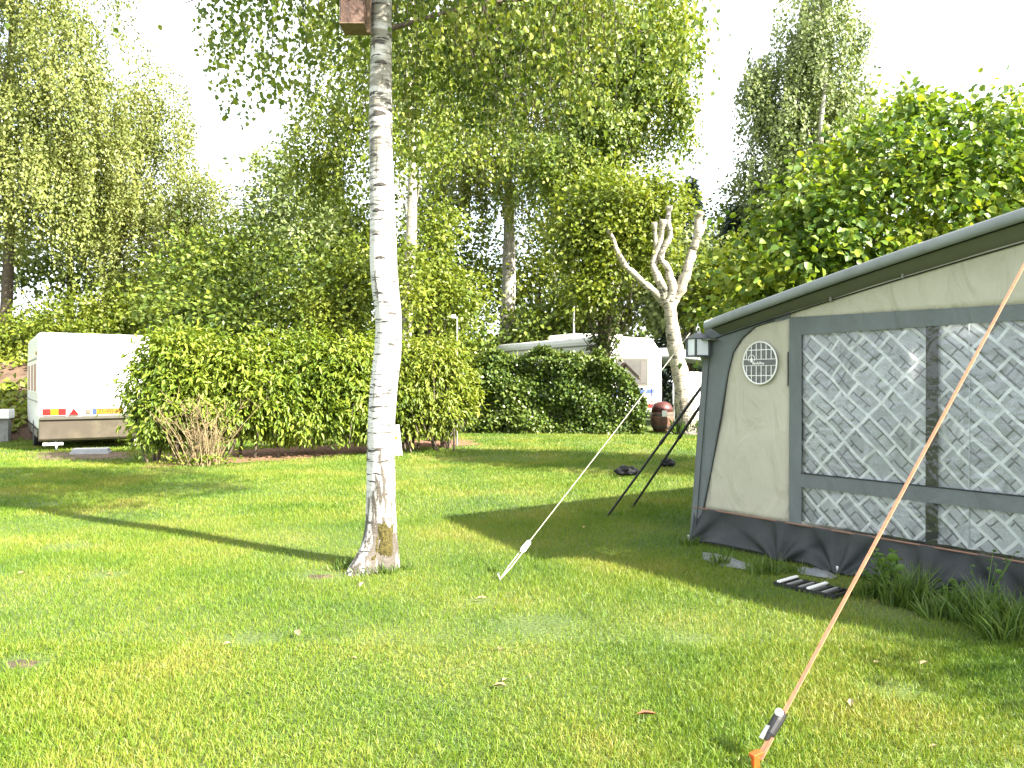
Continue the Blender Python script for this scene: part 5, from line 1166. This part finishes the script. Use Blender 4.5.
# greenery in the background between and behind the trunks
bgk = 0
for px, py, d, rx, rz, key, lab, nm in (
        (285, 215, 31, 48, 60, 'silver', 'grey green tree far behind the broad dark tree', 'background_tree'), (200, 285, 30, 60, 40, 'dark', 'dark tree between the yellowish birch and the hedge', 'background_tree'),
        (350, 250, 33, 50, 60, 'dark', 'dark tree far behind the near birch trunk', 'background_tree'), (450, 255, 36, 60, 70, 'maple', 'green tree far behind the lamp pole', 'background_tree'),
        (540, 270, 37, 55, 58, 'maple', 'green tree behind the white trunked birch', 'background_tree'), (620, 275, 31, 55, 48, 'maple', 'green tree behind the maple and the pollard', 'background_tree'),
        (690, 285, 29, 46, 45, 'silver', 'pale green tree behind the cut limbs of the pollard', 'background_tree'), (735, 290, 27, 42, 40, 'maple', 'mid green tree right of the pollard', 'background_tree'), (745, 230, 39, 40, 50, 'dark', 'dark tree far off under the tall silvery birch', 'background_tree'),
        (800, 270, 32, 60, 60, 'dark', 'dark tree between the hazel and the tall silvery birch', 'background_tree'),
        (420, 330, 30, 60, 34, 'dark', 'dark bush behind the rounded shrub', 'bush'), (560, 330, 33, 70, 30, 'dark', 'dark low bush behind the far caravan', 'bush'), (960, 230, 28, 90, 80, 'dark', 'dark tree hidden behind the hazel leaves', 'background_tree')):
    blobs = [blob(px, py, d, rx, rz), blob(px - rx * .5, py + rz * .4, d, rx * .6, rz * .6), blob(px + rx * .55, py + rz * .3, d - .6, rx * .6, rz * .65), blob(px + R.uniform(-.4, .4) * rx, py - rz * .6, d, rx * .5, rz * .55)]
    tree(nm, lab, base_at(px, d), trunk_line(max(1.5, P(px, py, d).z + .2 * rz * d / F), .18), blobs, L[key], 420, 14, .38, .22, .15, 'diamond', .3, nlimb=18, floor=.6, cat='tree' if nm != 'bush' else 'bush', crown='crown' if nm != 'bush' else 'foliage', stem='trunk' if nm != 'bush' else 'stems')
tree('small_tree', 'small round leafy tree beside the white caravan of the awning', (6.7, 1.3, 0), trunk_line(2.6, .06), [(6.7, 1.35, 3.0, .8, .8, .7), (6.2, 1.6, 2.8, .5, .5, .4)], L['maple'], 90, 12, .16, .09, .06, 'diamond', .3, nlimb=12, r0=.02)
# far wood closing the horizon
def far_wood():
    n = 26000
    x = rng.uniform(-75, 75, n); row = rng.random(n)
    y = 47 + 9 * row + 3 * np.sin(x * .3)
    top = 4.6 + 1.2 * np.sin(x * .21) + .9 * np.sin(x * .53 + 1) + .7 * np.sin(x * 1.3)
    z = top * rng.random(n) ** .6 + .3
    o = leaves('far_wood', np.c_[x, y, z], rng.normal(size=(n, 3)), rng.normal(size=(n, 3)) + np.array([.3, -.8, .5]), rng.uniform(.35, .7, n), .35, L['dark'], None)
    tag(o, 'band of far green wood closing the horizon', 'wood', kind='stuff')
far_wood()

# fallen leaves on the lawn
lm = MB().add([(0, 0, .03), (.03, .018, .042), (.062, .012, .036), (.08, 0, .026), (.058, -.02, .040), (.028, -.022, .044)], [(0, 1, 2, 3), (0, 3, 4, 5)])
f0 = None
pts = [(75, 508), (107, 577), (232, 646), (357, 662), (507, 692), (502, 685), (476, 603), (500, 655), (930, 667), (852, 711), (582, 500), (620, 480), (583, 530), (25, 576), (780, 661), (660, 505), (733, 605), (745, 552), (940, 750), (360, 590), (300, 640), (880, 665)]
for i, (px, py) in enumerate(pts):
    p = G(px, py)
    if f0 is None:
        f0 = lm.build('fallen_leaf', M['dry_leaf']); o = f0
    else:
        o = f0.copy(); C.objects.link(o)
    o.location = p; o.rotation_euler = (R.uniform(-.3, .3), R.uniform(-.3, .3), R.uniform(0, 6.28)); sc_ = R.uniform(.5, .95); o.scale = (sc_,) * 3
    tag(o, 'pale dry leaf lying on the mown lawn', 'leaf', 'pale fallen leaves on the lawn')
o = f0.copy(); o.data = f0.data.copy(); o.data.materials.clear(); o.data.materials.append(M['brown_leaf']); C.objects.link(o); o.location = G(636, 722); o.scale = (1.2, .8, 1.1); o.rotation_euler = (0, 0, .1)
tag(o, 'brown curled leaf on the lawn near the bottom of the picture', 'leaf', 'pale fallen leaves on the lawn')
